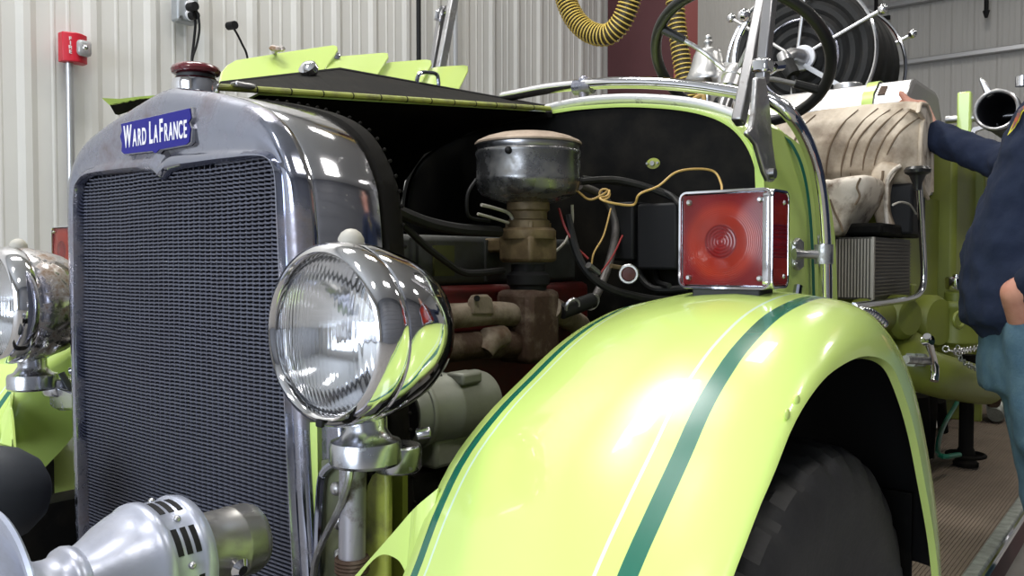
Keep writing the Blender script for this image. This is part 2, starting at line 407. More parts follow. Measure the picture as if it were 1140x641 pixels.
cord('hanging_cable', 'short black cable with a round end sticking out beside the outlet box', XW+.16, [(258, 28), (264, 38), (270, 50), (275, 62), (279, 90)], XW+.10, .006, True, 'cable')
p = P(466, 0, x=XW+.1); tag(MB().tube([(p.x, p.y, H-.02), (p.x, p.y, .4)], .016, 8).build('drop_cable', 'black'), 'straight black cable dropping in front of the ribbed wall', 'cable')
p = P(507, 40, x=XW+.06); tag(MB().tube([(p.x, p.y, H-.02), (p.x, p.y, .02)], .018, 10).build('conduit_pipe', 'conduit'), 'slim metal conduit on the wall beside the far windshield post', 'pipe')
# yellow ribbed exhaust hoses hanging from above
def corrug(name, label, path, R, turns, group=None):
    pts = spl([V((path[0].x-.05, path[0].y, H-.02))]+path+([V((path[-1].x+.05, path[-1].y, H-.02))] if path[-1].z > 3 else []), 12); b = MB(); b.tube(pts, R*.88, 14); core = b
    e = empty(name, label, 'hose', (pts[len(pts)//2].x, pts[len(pts)//2].y, min(p.z for p in pts)), group)
    core.build('sleeve', 'hose_dark', e)
    L_ = [0]
    for i in range(1, len(pts)): L_.append(L_[-1]+(pts[i]-pts[i-1]).length)
    n = int(L_[-1]/turns); b = MB()
    for k in range(n):
        s = (k+.5)*L_[-1]/n; i = max(j for j in range(len(L_)-1) if L_[j] <= s)
        t = (s-L_[i])/(L_[i+1]-L_[i]); p = pts[i].lerp(pts[i+1], t); b.torus(p, pts[i+1]-pts[i], R, R*.075, 18, 6)
    b.build('wire_helix', 'hose_yellow', e); return e
yh = 4.2
corrug('exhaust_hose', 'yellow ribbed exhaust hose hanging in a loop from above', PY(yh, (596, -260), (611, -110), (622, -35), (634, 10), (652, 33), (675, 39), (692, 24), (703, -5), (712, -45), (722, -110), (735, -260)), L(660, 30, y=yh, px=11.5), .026)
corrug('exhaust_hose', 'straight yellow ribbed exhaust hose hanging behind the bell', PY(3.6, (744, -480), (748, -110), (750, -30), (753, 20), (758, 60), (763, 90), (768, 118), (776, 140)), L(757, 40, y=3.6, px=10), .026)
for u, v0, v1, lab in ((975, -60, 36, 'black drop rod with a cross bar by the back wall above the hose reel'), (1098, -60, 12, 'short black rod hanging high on the back wall')):
    p = P(u, v1, y=YB-.3); q = P(u, v0, y=YB-.3); b = MB().tube([p, (p.x, p.y, H)], .03, 8)
    if u < 1000: c = P(u, 22, y=YB-.3); b.box(c, (.42, .05, .06))
    else: b.tube([p-V((0, 0, .1)), p], [.02, .05], 8)
    tag(b.build('drop_rod', 'black'), lab, 'rod')
# ================================================================== THE TRUCK
T = empty('fire_truck', 'lime yellow vintage fire engine with chrome radiator and open hood', 'fire truck', (0, 0, 0))
# ---- radiator shell
pairs = [((84, 641), (93, 641)), ((80, 540), (91, 540)), ((76, 400), (87, 400)), ((73, 280), (86, 290)), ((72, 215), (86, 218)), ((77, 182), (90, 203)),
 ((90, 157), (98, 196.5)), ((110, 138), (115, 193.5)), ((130, 124), (140, 191)), ((150, 111), (160, 190)), ((168, 100), (171, 191.5)), ((181, 94.5), (178.5, 199.5)),
 ((195, 95.5), (186, 190.5)), ((215, 98.5), (198, 187.5)), ((240, 104), (215, 185)), ((262, 110.5), (240, 181)), ((282, 121), (262, 178)), ((298, 136), (280, 175.5)),
 ((311, 158), (296, 175.5)), ((320, 182), (304, 182)), ((326, 205), (308, 196)), ((331, 260), (310, 240)), ((334, 340), (314, 330)), ((337, 459), (319.5, 459)), ((342, 560), (324, 560)), ((348, 641), (328, 641))]
Oq = [P(*a, y=0) for a, c in pairs]; Gq = [P(*c, y=0) for a, c in pairs]
for q in (Oq, Gq):
    q.insert(0, V((q[0].x-.002, 0, .52))); q.append(V((q[-1].x+.004, 0, .52)))
def seg_curve(q, sharp, n=5):
    out = []; cut = [0]+sharp+[len(q)-1]
    for a, c in zip(cut, cut[1:]):
        s = spl(q[a:c+1], n); out += s if c == cut[-1] else s[:-1]
    return out
Oc = seg_curve(Oq, [12]); Gc = seg_curve(Gq, [11, 12, 13])
n = len(Oc); cen = V((0, 0, .95))
def mixr(t, y, shr=0):
    r = []
    for a, c in zip(Oc, Gc):
        p = c.lerp(a, t); d = (cen-p); d.y = 0; p = p+d.normalized()*shr; r.append(V((p.x, y, p.z)))
    return r
rings = [mixr(0, .020), mixr(0, .001), mixr(.05, -.006), mixr(.11, -.006), mixr(.17, -.001), mixr(.24, .002), mixr(.5, -.002), mixr(.80, .001), mixr(.90, .005), mixr(.97, .013), mixr(1, .026),
         mixr(1, .034), mixr(1, .038, .003), mixr(1, .042), mixr(1, .10), mixr(1, .155), mixr(1, .162, .004), mixr(1, .166, .012)]
sh = MB().loft(rings[:11], closed=False).build('radiator_shell', 'chrome_worn', T, smooth=50)
MB().loft(rings[10:], closed=False).build('shell_side', mat('chrome_side', (.60, .60, .64), 1, .10, grime=(.3, .29, .29), gs=35, gt=(.62, .8)), sh, smooth=50)
# lacing strip between shell and hood
b = MB(); b.loft([mixr(1, .160, .008), mixr(1, .168, -.003), mixr(1, .195, -.004), mixr(1, .205, .004), mixr(1, .205, .03)], closed=False)
lace = b.build('hood_lacing', 'dark_under', T, smooth=50)
ring = mixr(1, .1985, -.005)
acc = 0
for i in range(1, len(ring)):
    acc += (ring[i]-ring[i-1]).length
    if acc > .022 and ring[i].z > .6:
        acc = 0; MB().ball(ring[i], .0034, 4).build('lacing_knot', 'dark_under', lace)
# ---- grille: fins and tubes
zb_, gy = .54, .010
def span(z):
    xs = []
    for a, c in zip(Gc, Gc[1:]):
        if (a.z-z)*(c.z-z) < 0: xs.append(a.x+(c.x-a.x)*(z-a.z)/(c.z-a.z))
    return sorted(xs)
b = MB(); z = zb_; k = 0
while z < 1.30:
    xs = span(z)
    if len(xs) >= 2:
        pieces = [(xs[i], xs[i+1]) for i in range(0, len(xs)-1, 2)]
        for x0, x1 in pieces:
            m_ = max(2, int((x1-x0)/.0078)); rg = []
            for i in range(m_+1):
                x = x0+(x1-x0)*i/m_
                w = .0006*math.sin(x*19+z*7)+.0006*noise.noise(V((x*30, z*30, 1)))+(.0004 if i % 2 else -.0004)
                yy = gy+(0 if i % 2 else .0016)
                rg.append([V((x, yy, z+w-.0014)), V((x, yy, z+w+.0014)), V((x, yy+.018, z+w+.0014)), V((x, yy+.018, z+w-.0014))])
            b.loft(rg, True)
    z += .0062; k += 1
gr = b.build('radiator_grille', 'fin', T, smooth=0, recalc=False)
b = MB(); x = -.325
while x < .34:
    zs = []
    for a, c in zip(Gc, Gc[1:]):
        if (a.x-x)*(c.x-x) < 0: zs.append(a.z+(c.z-a.z)*(x-a.x)/(c.x-a.x))
    zt_ = max([q for q in zs if q > .9], default=None)
    if zt_: b.box((x, gy+.013, (zb_+zt_)/2), (.0030, .014, zt_-zb_))
    x += .0156
b.build('core_tube', 'fin', gr, smooth=0)
b = MB(); bk_ = [V((p.x, gy+.026, p.z)) for p in Gc]; b.prism(bk_[::2]+[bk_[-1]], (0, .09, 0)); b.build('core_back', 'core_dark', gr, smooth=0)
# ---- name plate
pq = PY(-.006, (135.5, 138), (212, 120.5), (213.5, 131.5), (210.5, 137), (213, 143), (211.5, 158), (208, 161), (178, 166.5), (174, 170.5), (170, 168), (139, 171.5), (136, 168.5), (136.5, 160), (134.5, 152), (136.5, 146))
cq = sum(pq, V())/len(pq)
np_ = MB().prism([cq+(p-cq)*1.035 for p in pq], (0, .006, 0)).build('name_plate', 'steel', T, smooth=0)
MB().prism([p+V((0, -.0015, 0)) for p in pq], (0, .002, 0)).build('enamel', 'blue_enamel', np_, smooth=0)
e0, e1 = P(137, 155, y=-.0075), P(210, 140.5, y=-.0075); ex = (e1-e0)
lat = [(140, 'W', 1), (0, 'ARD', 0), (1, 'L', 1), (0, 'A', 0), (0, 'F', 1), (0, 'RANCE', 0)]
hx = L(175, 148, y=0)
cent = {'W': 142.6, 'A': 149, 'R': 153.6, 'D': 158.3, 'L': 165.2, 'a': 170.4, 'F': 177.0, 'r': 182.0, 'n': 191.8, 'x': 187, 'C': 197.4, 'E': 202.2+3.2}
chars = [('W', 142.2, 30, .40), ('A', 150.2, 23, .42), ('R', 155.4, 23, .42), ('D', 160.6, 23, .42), ('L', 168.0, 30, .40), ('A', 173.6, 24, .40), ('F', 179.4, 31, .40), ('R', 185.0, 24, .40), ('A', 190.3, 24, .40), ('N', 195.8, 24, .40), ('C', 201.2, 24, .40), ('E', 206.3, 24, .42)]
for ch, u, px, xs in chars:
    t = (u-137)/73; base = 164.0-10.8*(u-142)/(206-142)
    p0 = P(u, base-px*.36, y=-.0078)
    text('lettering', ch, 'white_enamel', np_, p0, (1, 0, 0), (0, 0, 1), L(u, 150, y=0, px=px*1.12), xs*1.18, .0005)
# ---- radiator cap
cc = P(218, 80, y=.075); zc_ = P(218, 96, y=.075).z
cap = MB().lathe([(.0, -.014), (.0385, -.014), (.040, 0), (.0385, .008), (.034, .012)], (cc.x, .075, zc_), (0, 0, 1), 40).build('radiator_cap', 'chrome', T)
MB().lathe([(.031, .004), (.031, .022)], (cc.x, .075, zc_), (0, 0, 1), 32).build('cap_neck', 'rubber', cap)
MB().lathe([(.0, .018), (.034, .018), (.039, .021), (.0405, .026), (.038, .031), (.031, .035), (.015, .0375), (0, .038)], (cc.x, .075, zc_), (0, 0, 1), 40).build('cap_knob', 'cap_red', cap, label='dark red cap knob')

# ---- headlamps (built facing -y about their own centre)
hc = P(363, 373, x=.486)
def headlamp(loc, body):
    h = MB().lathe([(.100, .030), (.112, .034), (.1135, .042), (.111, .060), (.106, .085), (.097, .113), (.082, .140), (.062, .160), (.040, .172), (.018, .178), (0, .179)], (0, 0, 0), (0, 1, 0), 56).build('headlamp', body, T, loc=loc, smooth=60)
    MB().lathe([(.0955, .004), (.0965, -.006), (.101, -.010), (.107, -.007), (.112, .003), (.1145, .016), (.1135, .027), (.110, .033), (.1085, .038)], (0, 0, 0), (0, 1, 0), 56).build('rim', 'chrome', h, loc=(0, 0, 0), smooth=60)
    MB().lathe([(0, -.018), (.03, -.0165), (.06, -.012), (.085, -.004), (.098, .004), (.098, .010), (.085, .003), (.06, -.006), (.03, -.0105), (0, -.012)], (0, 0, 0), (0, 1, 0), 48).build('lens', 'lens_glass', h, loc=(0, 0, 0), smooth=60)
    MB().lathe([(.097, .011), (.088, .030), (.070, .052), (.048, .068), (.024, .078), (0, .081)], (0, 0, 0), (0, 1, 0), 48).build('reflector', 'reflector', h, loc=(0, 0, 0), smooth=60)
    MB().lathe([(0, .02), (.012, .022), (.016, .035), (.014, .07)], (0, 0, 0), (0, 1, 0), 20).build('bulb_shield', 'chrome', h, loc=(0, 0, 0))
    MB().lathe([(.017, -.006), (.016, .006), (.012, .013), (.006, .017), (0, .018)], (0, .040, .112), (0, 0, 1), 20).build('top_button', 'wire_white', h, loc=(0, 0, 0))
    MB().box((0, -.010, -.1055), (.012, .006, .010)).build('rim_clip', 'black', h, loc=(0, 0, 0), bevel=.002)
    b = MB().lathe([(.026, .022), (.026, .0), (.034, -.012), (.044, -.016), (.046, -.022), (.046, -.042), (.043, -.046), (0, -.046)], (0, .062, -.122), (0, 0, 1), 36)
    b.build('swivel_base', mat('lamp_cast', (.50, .51, .55), 1, .25, grime=(.2, .2, .2), gs=40, gt=(.6, .8)) if 'lamp_cast' not in M else 'lamp_cast', h, loc=(0, 0, 0))
    b = MB().lathe([(.0, .0), (.030, .0), (.032, -.006), (.032, -.030), (.028, -.036), (0, -.036)], (.008, .110, -.150), (0, 0, 1), 28); b.box((0, .085, -.160), (.05, .06, .020))
    b.cyl((.035, .118, -.135), (.050, .130, -.132), .008, 10)
    b.build('clamp_arm', 'lamp_cast', h, loc=(0, 0, 0), bevel=.003)
    return h
hl = headlamp(tuple(hc), 'chrome'); hl['label'] = 'polished chrome headlamp with fluted lens'
h2 = headlamp((-.49, hc.y, hc.z+.004), 'chrome_rusty'); h2['label'] = 'rust speckled headlamp at the far side of the radiator'
# brackets carrying the headlamps
def MX(sgn, pts): return [V((p.x*sgn, p.y, p.z)) for p in pts]
for sgn in (1,):
    br = pempty('lamp_bracket', T, (hc.x*sgn, .09, .6))
    pt, pb = P(393, 515, y=-.003), P(391, 700, y=-.003)
    MB().tube(MX(sgn, [pb, pt]), .0175, 18).build('post', mat('post_peeled%d' % sgn, (.42, .41, .46), .6, .42, grime=(.14, .12, .10), gs=22, gt=(.52, .66)), br)
    MB().prism(MX(sgn, PY(.012, (357, 512), (388, 508), (388, 700), (353, 700))), (0, .006, 0)).build('mount_plate', 'plate_olive', br, bevel=.002)
    for u, v in ((374, 544), (377, 582), (378, 618)): MB().ball(MX(sgn, [P(u, v, y=.006)])[0], .0095, 8, (1, .7, 1)).build('bolt', 'steel', br)
    MB().prism(MX(sgn, PY(.03, (404, 700), (405, 560), (408, 540), (413, 529), (421, 523), (429, 522), (431, 540), (430, 700))), (0, .012, 0)).build('gusset', 'lime_worn', br, bevel=.004)
    MB().prism(MX(sgn, PY(.07, (430, 530), (448, 530), (448, 700), (430, 700))), (0, .01, 0)).build('frame_horn', 'lime_shaded', br)
    MB().tube(spl(MX(sgn, [P(391, 512, y=-.024), P(388, 535, y=-.026), P(378, 565, y=-.022), P(362, 597, y=-.012), P(352, 622, y=-.008), P(348, 650, y=-.006)]), 8), .0048, 8).build('wire', 'steel', br)
    for k in range(4): MB().torus(MX(sgn, [P(392, 622+4*k, y=-.003)])[0], (0, 0, 1), .0195, .0035, 20, 6).build('spring_coil', 'rust', br)
    MB().tube(spl(MX(sgn, PY(.004, (384, 512), (372, 516), (362, 524), (357, 540), (354, 600), (351, 700))), 5), .0058, 8).build('chrome_trim', 'chrome_worn', br)
    MB().prism(MX(sgn, PY(.02, (347, 470), (378, 472), (382, 500), (374, 514), (362, 520), (352, 508))), (0, .014, 0)).build('shell_flange', 'chrome_worn', br, bevel=.006)
MB().prism(PY(.14, (25, 385), (88, 385), (88, 553), (62, 557), (30, 566), (5, 580), (5, 400)), (0, .012, 0)).build('inner_apron', 'lime', T)
lx = h2.location
MB().prism([V((lx.x-.02, lx.y+.10, lx.z-.175)), V((lx.x+.03, lx.y+.09, lx.z-.165)), V((-.352, .03, lx.z-.17)), V((-.352, .03, lx.z-.20)), V((lx.x+.02, lx.y+.10, lx.z-.215)), V((lx.x-.02, lx.y+.10, lx.z-.21))], (0, .03, 0)).build('lamp_arm', 'lamp_cast', T, bevel=.006)
MB().tube(spl([(-.44, .03, .86), (-.42, .05, .80), (-.39, .06, .70), (-.375, .05, .62), (-.37, .07, .52)], 8), .012, 8, ell=.4).build('wire_loom', 'gray_rubber', T)
# lime apron beside the shell and side rail of the chassis
MB().prism(PY(.012, (345, 470), (353, 470), (356, 700), (347, 700)), (0, .008, 0)).build('radiator_baffle', 'lime', T)
b = MB()
for s in (1, -1): b.box((.40*s, 1.6, .55), (.07, 3.9, .15))
b.build('chassis_rail', 'black_paint', T)

# ---- siren
sx, sz = .396, .738
body = MB().lathe([(.0695, -.200), (.0720, -.204), (.0735, -.212), (.0725, -.216), (.0705, -.218), (.0705, -.246), (.0735, -.249), (.0745, -.256), (.0735, -.262), (.0705, -.265), (.066, -.278), (.058, -.295), (.047, -.312), (.0425, -.322), (.0455, -.327), (.0465, -.333), (.0445, -.339), (.039, -.343), (.0375, -.352), (.038, -.362), (.043, -.372), (.055, -.383), (.072, -.391), (.090, -.396), (.101, -.398), (.104, -.401), (.101, -.404), (.085, -.400), (.06, -.388), (.03, -.37), (.02, -.35), (0, -.34)], (sx, 0, sz), (0, 1, 0), 64).build('siren', 'cast_alu', T, smooth=50, label='cast aluminium siren in front of the grille')
MB().lathe([(0, -.103), (.030, -.104), (.040, -.108), (.0435, -.118), (.0435, -.135), (.0442, -.137), (.0442, -.140), (.0435, -.142), (.0435, -.185), (.048, -.192), (.0695, -.200)], (sx, 0, sz), (0, 1, 0), 48).build('motor', mat('siren_motor', (.40, .39, .37), .9, .36, grime=(.22, .21, .2), gs=20, gt=(.5, .8)), body, smooth=50)
for g in range(8):
    a0 = math.radians(34+45*g)
    for k in (-1, 0, 1):
        b = MB(); a = a0; d = V((math.cos(a), 0, math.sin(a))); rot = Matrix((d, V((0, 1, 0)), d.cross(V((0, 1, 0))))).transposed()
        b.loft([[V((sx, yy, sz))+V((math.cos(a+t), 0, math.sin(a+t)))*rr for rr, yy in ((.0695, -.232+k*.0105-.0032), (.0712, -.232+k*.0105-.0032), (.0712, -.232+k*.0105+.0032), (.0695, -.232+k*.0105+.0032))] for t in (-.22, -.11, 0, .11, .22)], True, True)
        b.build('air_slot', 'black', body, smooth=0)
for g in range(8):
    a = math.radians(11.5+45*g); d = V((math.cos(a), 0, math.sin(a))); MB().ball(V((sx, -.232, sz))+d*.0705, .0042, 6).build('screw', 'steel', body)
d = V((math.cos(math.radians(-14)), 0, math.sin(math.radians(-14))))
MB().tube([V((sx, -.162, sz))+d*.040, V((sx, -.162, sz))+d*.052, V((sx, -.162, sz))+d*.054, V((sx, -.162, sz))+d*.060], [.008, .008, .012, .006], 14).build('terminal', 'chrome', body)
MB().box((sx, -.17, .60), (.05, .07, .20)).build('pedestal', 'cast_alu', body, bevel=.01)
b = MB(); b.box((0, -.17, .49), (1.7, .10, .06)); b.build('front_bumper', 'chrome_worn', T, bevel=.02)
# black fog lamp seen from behind at the far side
fp = P(10, 548, y=-.17)
fl = MB().lathe([(.0, .09), (.025, .086), (.050, .072), (.070, .045), (.080, .010), (.083, -.03), (.083, -.05), (.080, -.055), (.0, -.05)], (fp.x, -.20, fp.z), (0, 1, 0), 40).build('fog_lamp', 'gray_rubber', T, smooth=50)
MB().cyl((fp.x, -.20, .50), (fp.x, -.20, fp.z-.07), .016, 12).build('stem', 'black', fl)

# ---- front fenders
fcen = V((.38, .62))
def rail(poly, N=64, a0=186, a1=-9):
    s = spl([V((p[0], p[1], 0)) for p in poly], 10); ar = []
    for p in s:
        dy, dz = p.x-fcen.x, p.y-fcen.y; a = math.degrees(math.atan2(dz, dy))
        if a < -90: a += 360
        ar.append((a, math.hypot(dy, dz)))
    out = []
    for k in range(N):
        a = a0+(a1-a0)*k/(N-1); r = None
        for (A, ra), (B, rb) in zip(ar, ar[1:]):
            if (A-a)*(B-a) <= 0 and A != B: r = ra+(rb-ra)*(a-A)/(B-A); break
        if r is None: r = ar[0][1] if abs(a-ar[0][0]) < abs(a-ar[-1][0]) else ar[-1][1]
        out.append((r, math.radians(a)))
    return out
r_out = rail([(-.27, .50), (-.20, .60), (-.12, .715), (-.053, .789), (0, .836), (.054, .882), (.096, .920), (.14, .950), (.207, .984), (.314, 1.017), (.46, 1.031), (.58, 1.010), (.70, .955), (.80, .87), (.88, .76), (.93, .64), (.955, .50)])
r_in = rail([(-.24, .46), (-.17, .56), (-.10, .657), (-.051, .7234), (-.012, .787), (.034, .842), (.1, .8887), (.174, .927), (.256, .966), (.348, .9956), (.46, 1.013), (.58, .992), (.70, .937), (.80, .852), (.88, .742), (.93, .622), (.955, .48)])
r_open = rail([(-.30, .50), (-.20, .605), (-.10, .72), (-.03, .80), (.07, .873), (.12, .912), (.18, .94), (.25, .957), (.36, .963), (.47, .945), (.54, .905), (.62, .83), (.69, .735), (.76, .63), (.80, .54), (.82, .46)])
def comb(f): return [(f(a, c, min(d, c-.014)), an) for (a, an), (c, _), (d, _) in zip(r_in, r_out, r_open)]
crown = .016
rails = [(.588, comb(lambda i, o, p: i-.16)), (.590, comb(lambda i, o, p: i-.06)), (.591, comb(lambda i, o, p: i-.022)), (.599, comb(lambda i, o, p: i-.006)), (.620, comb(lambda i, o, p: i)),
         (.66, comb(lambda i, o, p: i+(o-i)*.12+crown*.45)), (.71, comb(lambda i, o, p: i+(o-i)*.3+crown*.9)), (.76, comb(lambda i, o, p: i+(o-i)*.5+crown)), (.81, comb(lambda i, o, p: i+(o-i)*.7+crown*.9)),
         (.86, comb(lambda i, o, p: i+(o-i)*.87+crown*.45)), (.90, comb(lambda i, o, p: o)), (.928, comb(lambda i, o, p: o+(p-o)*.06)), (.950, comb(lambda i, o, p: o+(p-o)*.18)), (.968, comb(lambda i, o, p: o+(p-o)*.36)),
         (.981, comb(lambda i, o, p: o+(p-o)*.60)), (.988, comb(lambda i, o, p: o+(p-o)*.82)), (.990, comb(lambda i, o, p: p)), (.980, comb(lambda i, o, p: p-.004))]
for sgn in (1, -1):
    rg = [[V((sgn*x, fcen.x+r*math.cos(a), fcen.y+r*math.sin(a))) for r, a in rr] for x, rr in rails]
    b = MB().loft(rg, closed=False)
    if sgn > 0: b.f = [f[::-1] for f in b.f]
    fd = b.build('front_fender', 'lime_striped', T, smooth=60, recalc=False, m2='black', sub=0)
    q = fd.modifiers.new('solid', 'SOLIDIFY'); q.thickness = .004; q.offset = 1 if False else -1; q.material_offset = 1; q.material_offset_rim = 0
    fd['label'] = 'lime fender with green stripes and fine white lines'
    if sgn > 0: F1 = fd
    # inner apron reaching from the fender to the frame
    def AP(u, v): return P(u, v, x=.605-(482-max(min(u, 482), 380))*.0012)
    edge = [AP(482, 543), AP(462, 565), AP(440, 590), AP(418, 615), AP(395, 641), AP(380, 660)]
    hole = [AP(453, 641), AP(449, 632), AP(444, 624), AP(436, 619), AP(427, 617), AP(418, 621), AP(408, 631), AP(398, 645)]
    back = [P(488, 543, x=.607), P(478, 585, x=.607), P(468, 615, x=.607), P(461, 641, x=.607), P(454, 668, x=.607)]
    edge[0] = back[0]
    poly = [edge[0], edge[1], edge[2], edge[3], edge[4], hole[7], hole[6], hole[5], hole[4], hole[3], hole[2], hole[1], back[4], back[3], back[2], back[1]]
    poly = [V((sgn*p.x, p.y, p.z)) for p in poly]
    b = MB(); m1 = poly
    # strips between the upper edge and the cut-out
    up = spl(edge[:5], 6); lo = spl(back[:4], 3)[1:]+spl([hole[0]]+hole[1:7], 4)+[hole[7]]
    N = 24
    def rs(c, t):
        k = t*(len(c)-1); i = min(int(k), len(c)-2); return c[i].lerp(c[i+1], k-i)
    lo = [rs(lo, i/N) for i in range(N+1)]; up = [rs(up, max(0, (i/N-.0))) for i in range(N+1)]
    b.loft([[V((sgn*p.x, p.y, p.z)) for p in up], [V((sgn*p.x, p.y, p.z)) for p in lo]], closed=False)
    bk2 = [V((sgn*p.x, p.y, p.z)) for p in (back[0], back[1], back[2], back[3])]
    b.build('inner_apron', 'lime', fd, solid=.004)
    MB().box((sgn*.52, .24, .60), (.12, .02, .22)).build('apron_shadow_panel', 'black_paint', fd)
    # rivets on the fender skirt
    if sgn > 0:
        for u, v in ((876, 461), (887, 445)):
            p = P(u, v, x=.984); MB().ball(p, .006, 6, (.5, 1, 1)).build('rivet', 'lime', fd)

# ---- lamp boxes standing on the fenders
def marker(cx, cy, zb, s, h, dep):
    m = pempty('marker_lamp', T, (cx, cy, zb)); zm = zb+h/2
    b = MB(); b.box((cx, cy+dep*.5, zm), (s-.006, dep-.004, h-.006)); hs_ = b.build('housing', 'chrome', m, bevel=.010)
    def frame(nm, place, w, hh, t, d):
        b = MB()
        def rr(a, c, r, n=5):
            out = []
            for qx, qz, a0 in ((1, 1, 0), (-1, 1, 90), (-1, -1, 180), (1, -1, 270)):
                for k in range(n+1):
                    an = math.radians(a0+90*k/n); out.append((qx*(a-r)+r*math.cos(an), qz*(c-r)+r*math.sin(an)))
            return out
        o_, i_ = rr(w/2, hh/2, .012), rr(w/2-t, hh/2-t, .008)
        b.loft([[place(x, y, d) for x, y in q] for q, d in ((o_, d*3), (o_, 0), ([(x*.992, y*.992) for x, y in o_], -d*.4), ([(x*1.01, y*1.01) for x, y in i_], -d*.4), (i_, 0), (i_, d*2))])
        return b.build(nm, 'chrome', m, smooth=50)
    frame('front_frame', lambda x, y, d: V((cx+x, cy+d, zm+y)), s, h, .0042, .005)
    frame('side_frame', lambda x, y, d: V((cx+s/2-d, cy+dep/2+x, zm+y)), dep, h*.98, .0042, .004)
    qx, qz = s-.0116, h-.0116
    def dome(u, v):
        a, c = (u-.5)*qx, (v-.5)*qz
        return (a, -.0030*(1-(2*u-1)**2)*(1-(2*v-1)**2), c)
    MB().grid(dome, 28, 28).build('front_lens', 'red_lens', m, loc=(0, .002, h/2), smooth=80)
    for sg in (1, -1): MB().box((0, 0, 0), (.004, dep-.011, qz)).build('side_lens', 'red_lens', m, loc=(sg*(s*.5-.001), dep*.5, h/2), bevel=.001)
    for i in (-1, 1):
        for j in (-1, 1):
            c = V((cx+i*qx*.42, cy, zm+j*qz*.42)); MB().lathe([(0, -.004), (s*.018, -.004), (s*.030, -.001), (s*.030, .004)], c, (0, 1, 0), 16).build('screw', 'steel', m)
    for j in (-1, 1):
        c = V((cx+s*.5, cy+dep*.70, zm+j*qz*.40)); MB().lathe([(0, .003), (s*.016, .003), (s*.026, .001), (s*.026, -.004)], c, (1, 0, 0), 14).build('screw', 'steel', m)
    MB().box((cx, cy+dep/2, zb-.008), (s*.74, dep*.8, .020)).build('gasket', 'rubber', m, bevel=.003)
    m['label'] = 'square red lamp in a chrome frame'
    return m
ly = .385; la = P(755.5, 321, y=ly); lb = P(858, 321, y=ly); lt = P(806, 211, y=ly)
marker((la.x+lb.x)/2, ly, la.z, lb.x-la.x, lt.z-la.z, .062)
lq = P(58, 252, y=.25); marker(lq.x+.055, .25, lq.z-.118, .118, .118, .058)

# ---- front wheels
for sgn in (1, -1):
    wx, wy, wz, R = .84*sgn, .43, .415, .415
    prof = [(.205, .075), (.235, .092), (.31, .104), (.352, .104), (.380, .097), (.397, .086), (.408, .068), (.413, .035), (.415, 0), (.413, -.035), (.408, -.068), (.397, -.086), (.380, -.097), (.352, -.104), (.31, -.104), (.235, -.092), (.205, -.075)]
    rings = []; N = 168
    for i, (r, h) in enumerate(prof):
        rg = []
        for k in range(N):
            a = 6.28318*k/N; rr = r
            if .378 < r < .412 and (k % 6) in (0, 1): rr -= .010
            if abs(h) in (.035,) and (k % 4) == 0: rr -= .008
            rg.append(V((wx+h, wy+rr*math.cos(a), wz+rr*math.sin(a))))
        rings.append(rg)
    ty = MB().loft(rings).build('front_tire', 'rubber', T, smooth=25)
    MB().lathe([(.21, .078), (.20, .085), (.19, .06), (.175, .03), (.10, .035), (.085, .055), (.07, .085), (.045, .10), (0, .104)], (wx, wy, wz), (sgn, 0, 0), 40).build('wheel_disc', 'lime_worn', ty)
    for k in range(6):
        a = k*1.0472; MB().cyl((wx+sgn*.03, wy+.13*math.cos(a), wz+.13*math.sin(a)), (wx+sgn*.055, wy+.13*math.cos(a), wz+.13*math.sin(a)), .011, 6).build('lug_nut', 'steel', ty)
for sgn in (1, -1): MB().box((.762*sgn, .885, .50), (.33, .008, .34)).build('splash_board', 'black_paint', T)
MB().cyl((-.8, .43, .415), (.8, .43, .415), .04, 14).build('front_axle', 'black_paint', T)
# ---- hood: hinge along the centre, far half closed, near half folded over it
Hf, Hr = P(243, 97, x=0), P(612, 121, x=0)
hn = MB().tube([Hf, Hr], .0062, 10).build('hood_hinge', 'lime_worn', T)
nseg = 13
for k in range(1, nseg):
    b = MB()
    p = Hf.lerp(Hr, k/nseg); d = (Hr-Hf).normalized(); b.cyl(p-d*.0012, p+d*.0012, .0068, 10).build('knuckle_gap', 'black', hn)
hy0, hy1 = .19, 1.06
def hz(y): return Hf.z+(Hr.z-Hf.z)*(y-Hf.y)/(Hr.y-Hf.y)
def sect(y):
    t = (y-hy0)/(hy1-hy0); w = .325+(.545-.325)*t; z = hz(y)
    return [V((-.008, y, z-.004)), V((-w*.5, y, z-.03)), V((-w*.82, y, z-.075)), V((-w*.97, y, z-.15)), V((-w, y, z-.22)), V((-w, y, .80))]
b = MB().loft([sect(hy0), sect((hy0+hy1)/2), sect(hy1)], closed=False)
hf = b.build('hood_half', 'lime', T, solid=.004, m2='black_paint', smooth=40)
MB().loft([[p+V((.010, 0, -.008)) for p in sect(hy0+.01)], [p+V((.010, 0, -.008)) for p in sect(hy1-.01)]], closed=False).build('hood_lining', 'black_paint', hf, smooth=40)
xf = -.30
fa, fb, fc = P(246, 92.5, x=xf), P(378, 77, x=xf), P(612, 119, x=-.30)
fold = [Hf+V((0, 0, .002)), Hr+V((0, 0, .004)), fc, fb, fa]
b = MB(); n_ = 10
b.loft([spl([fa, fb], 12)+spl([fb, fc], 20)[1:], [(Hf.lerp(Hr, t))+V((0, 0, .004)) for t in [i/33 for i in range(len(spl([fa, fb], 12)+spl([fb, fc], 20)[1:]))]]], closed=False)
fp_ = b.build('folded_hood_half', 'dark_under', T, solid=.004, smooth=0, label='dark underside of the folded hood half')
b = MB().tube([fa, fb, fc], .0045, 6); b.build('edge_roll', 'black', fp_)
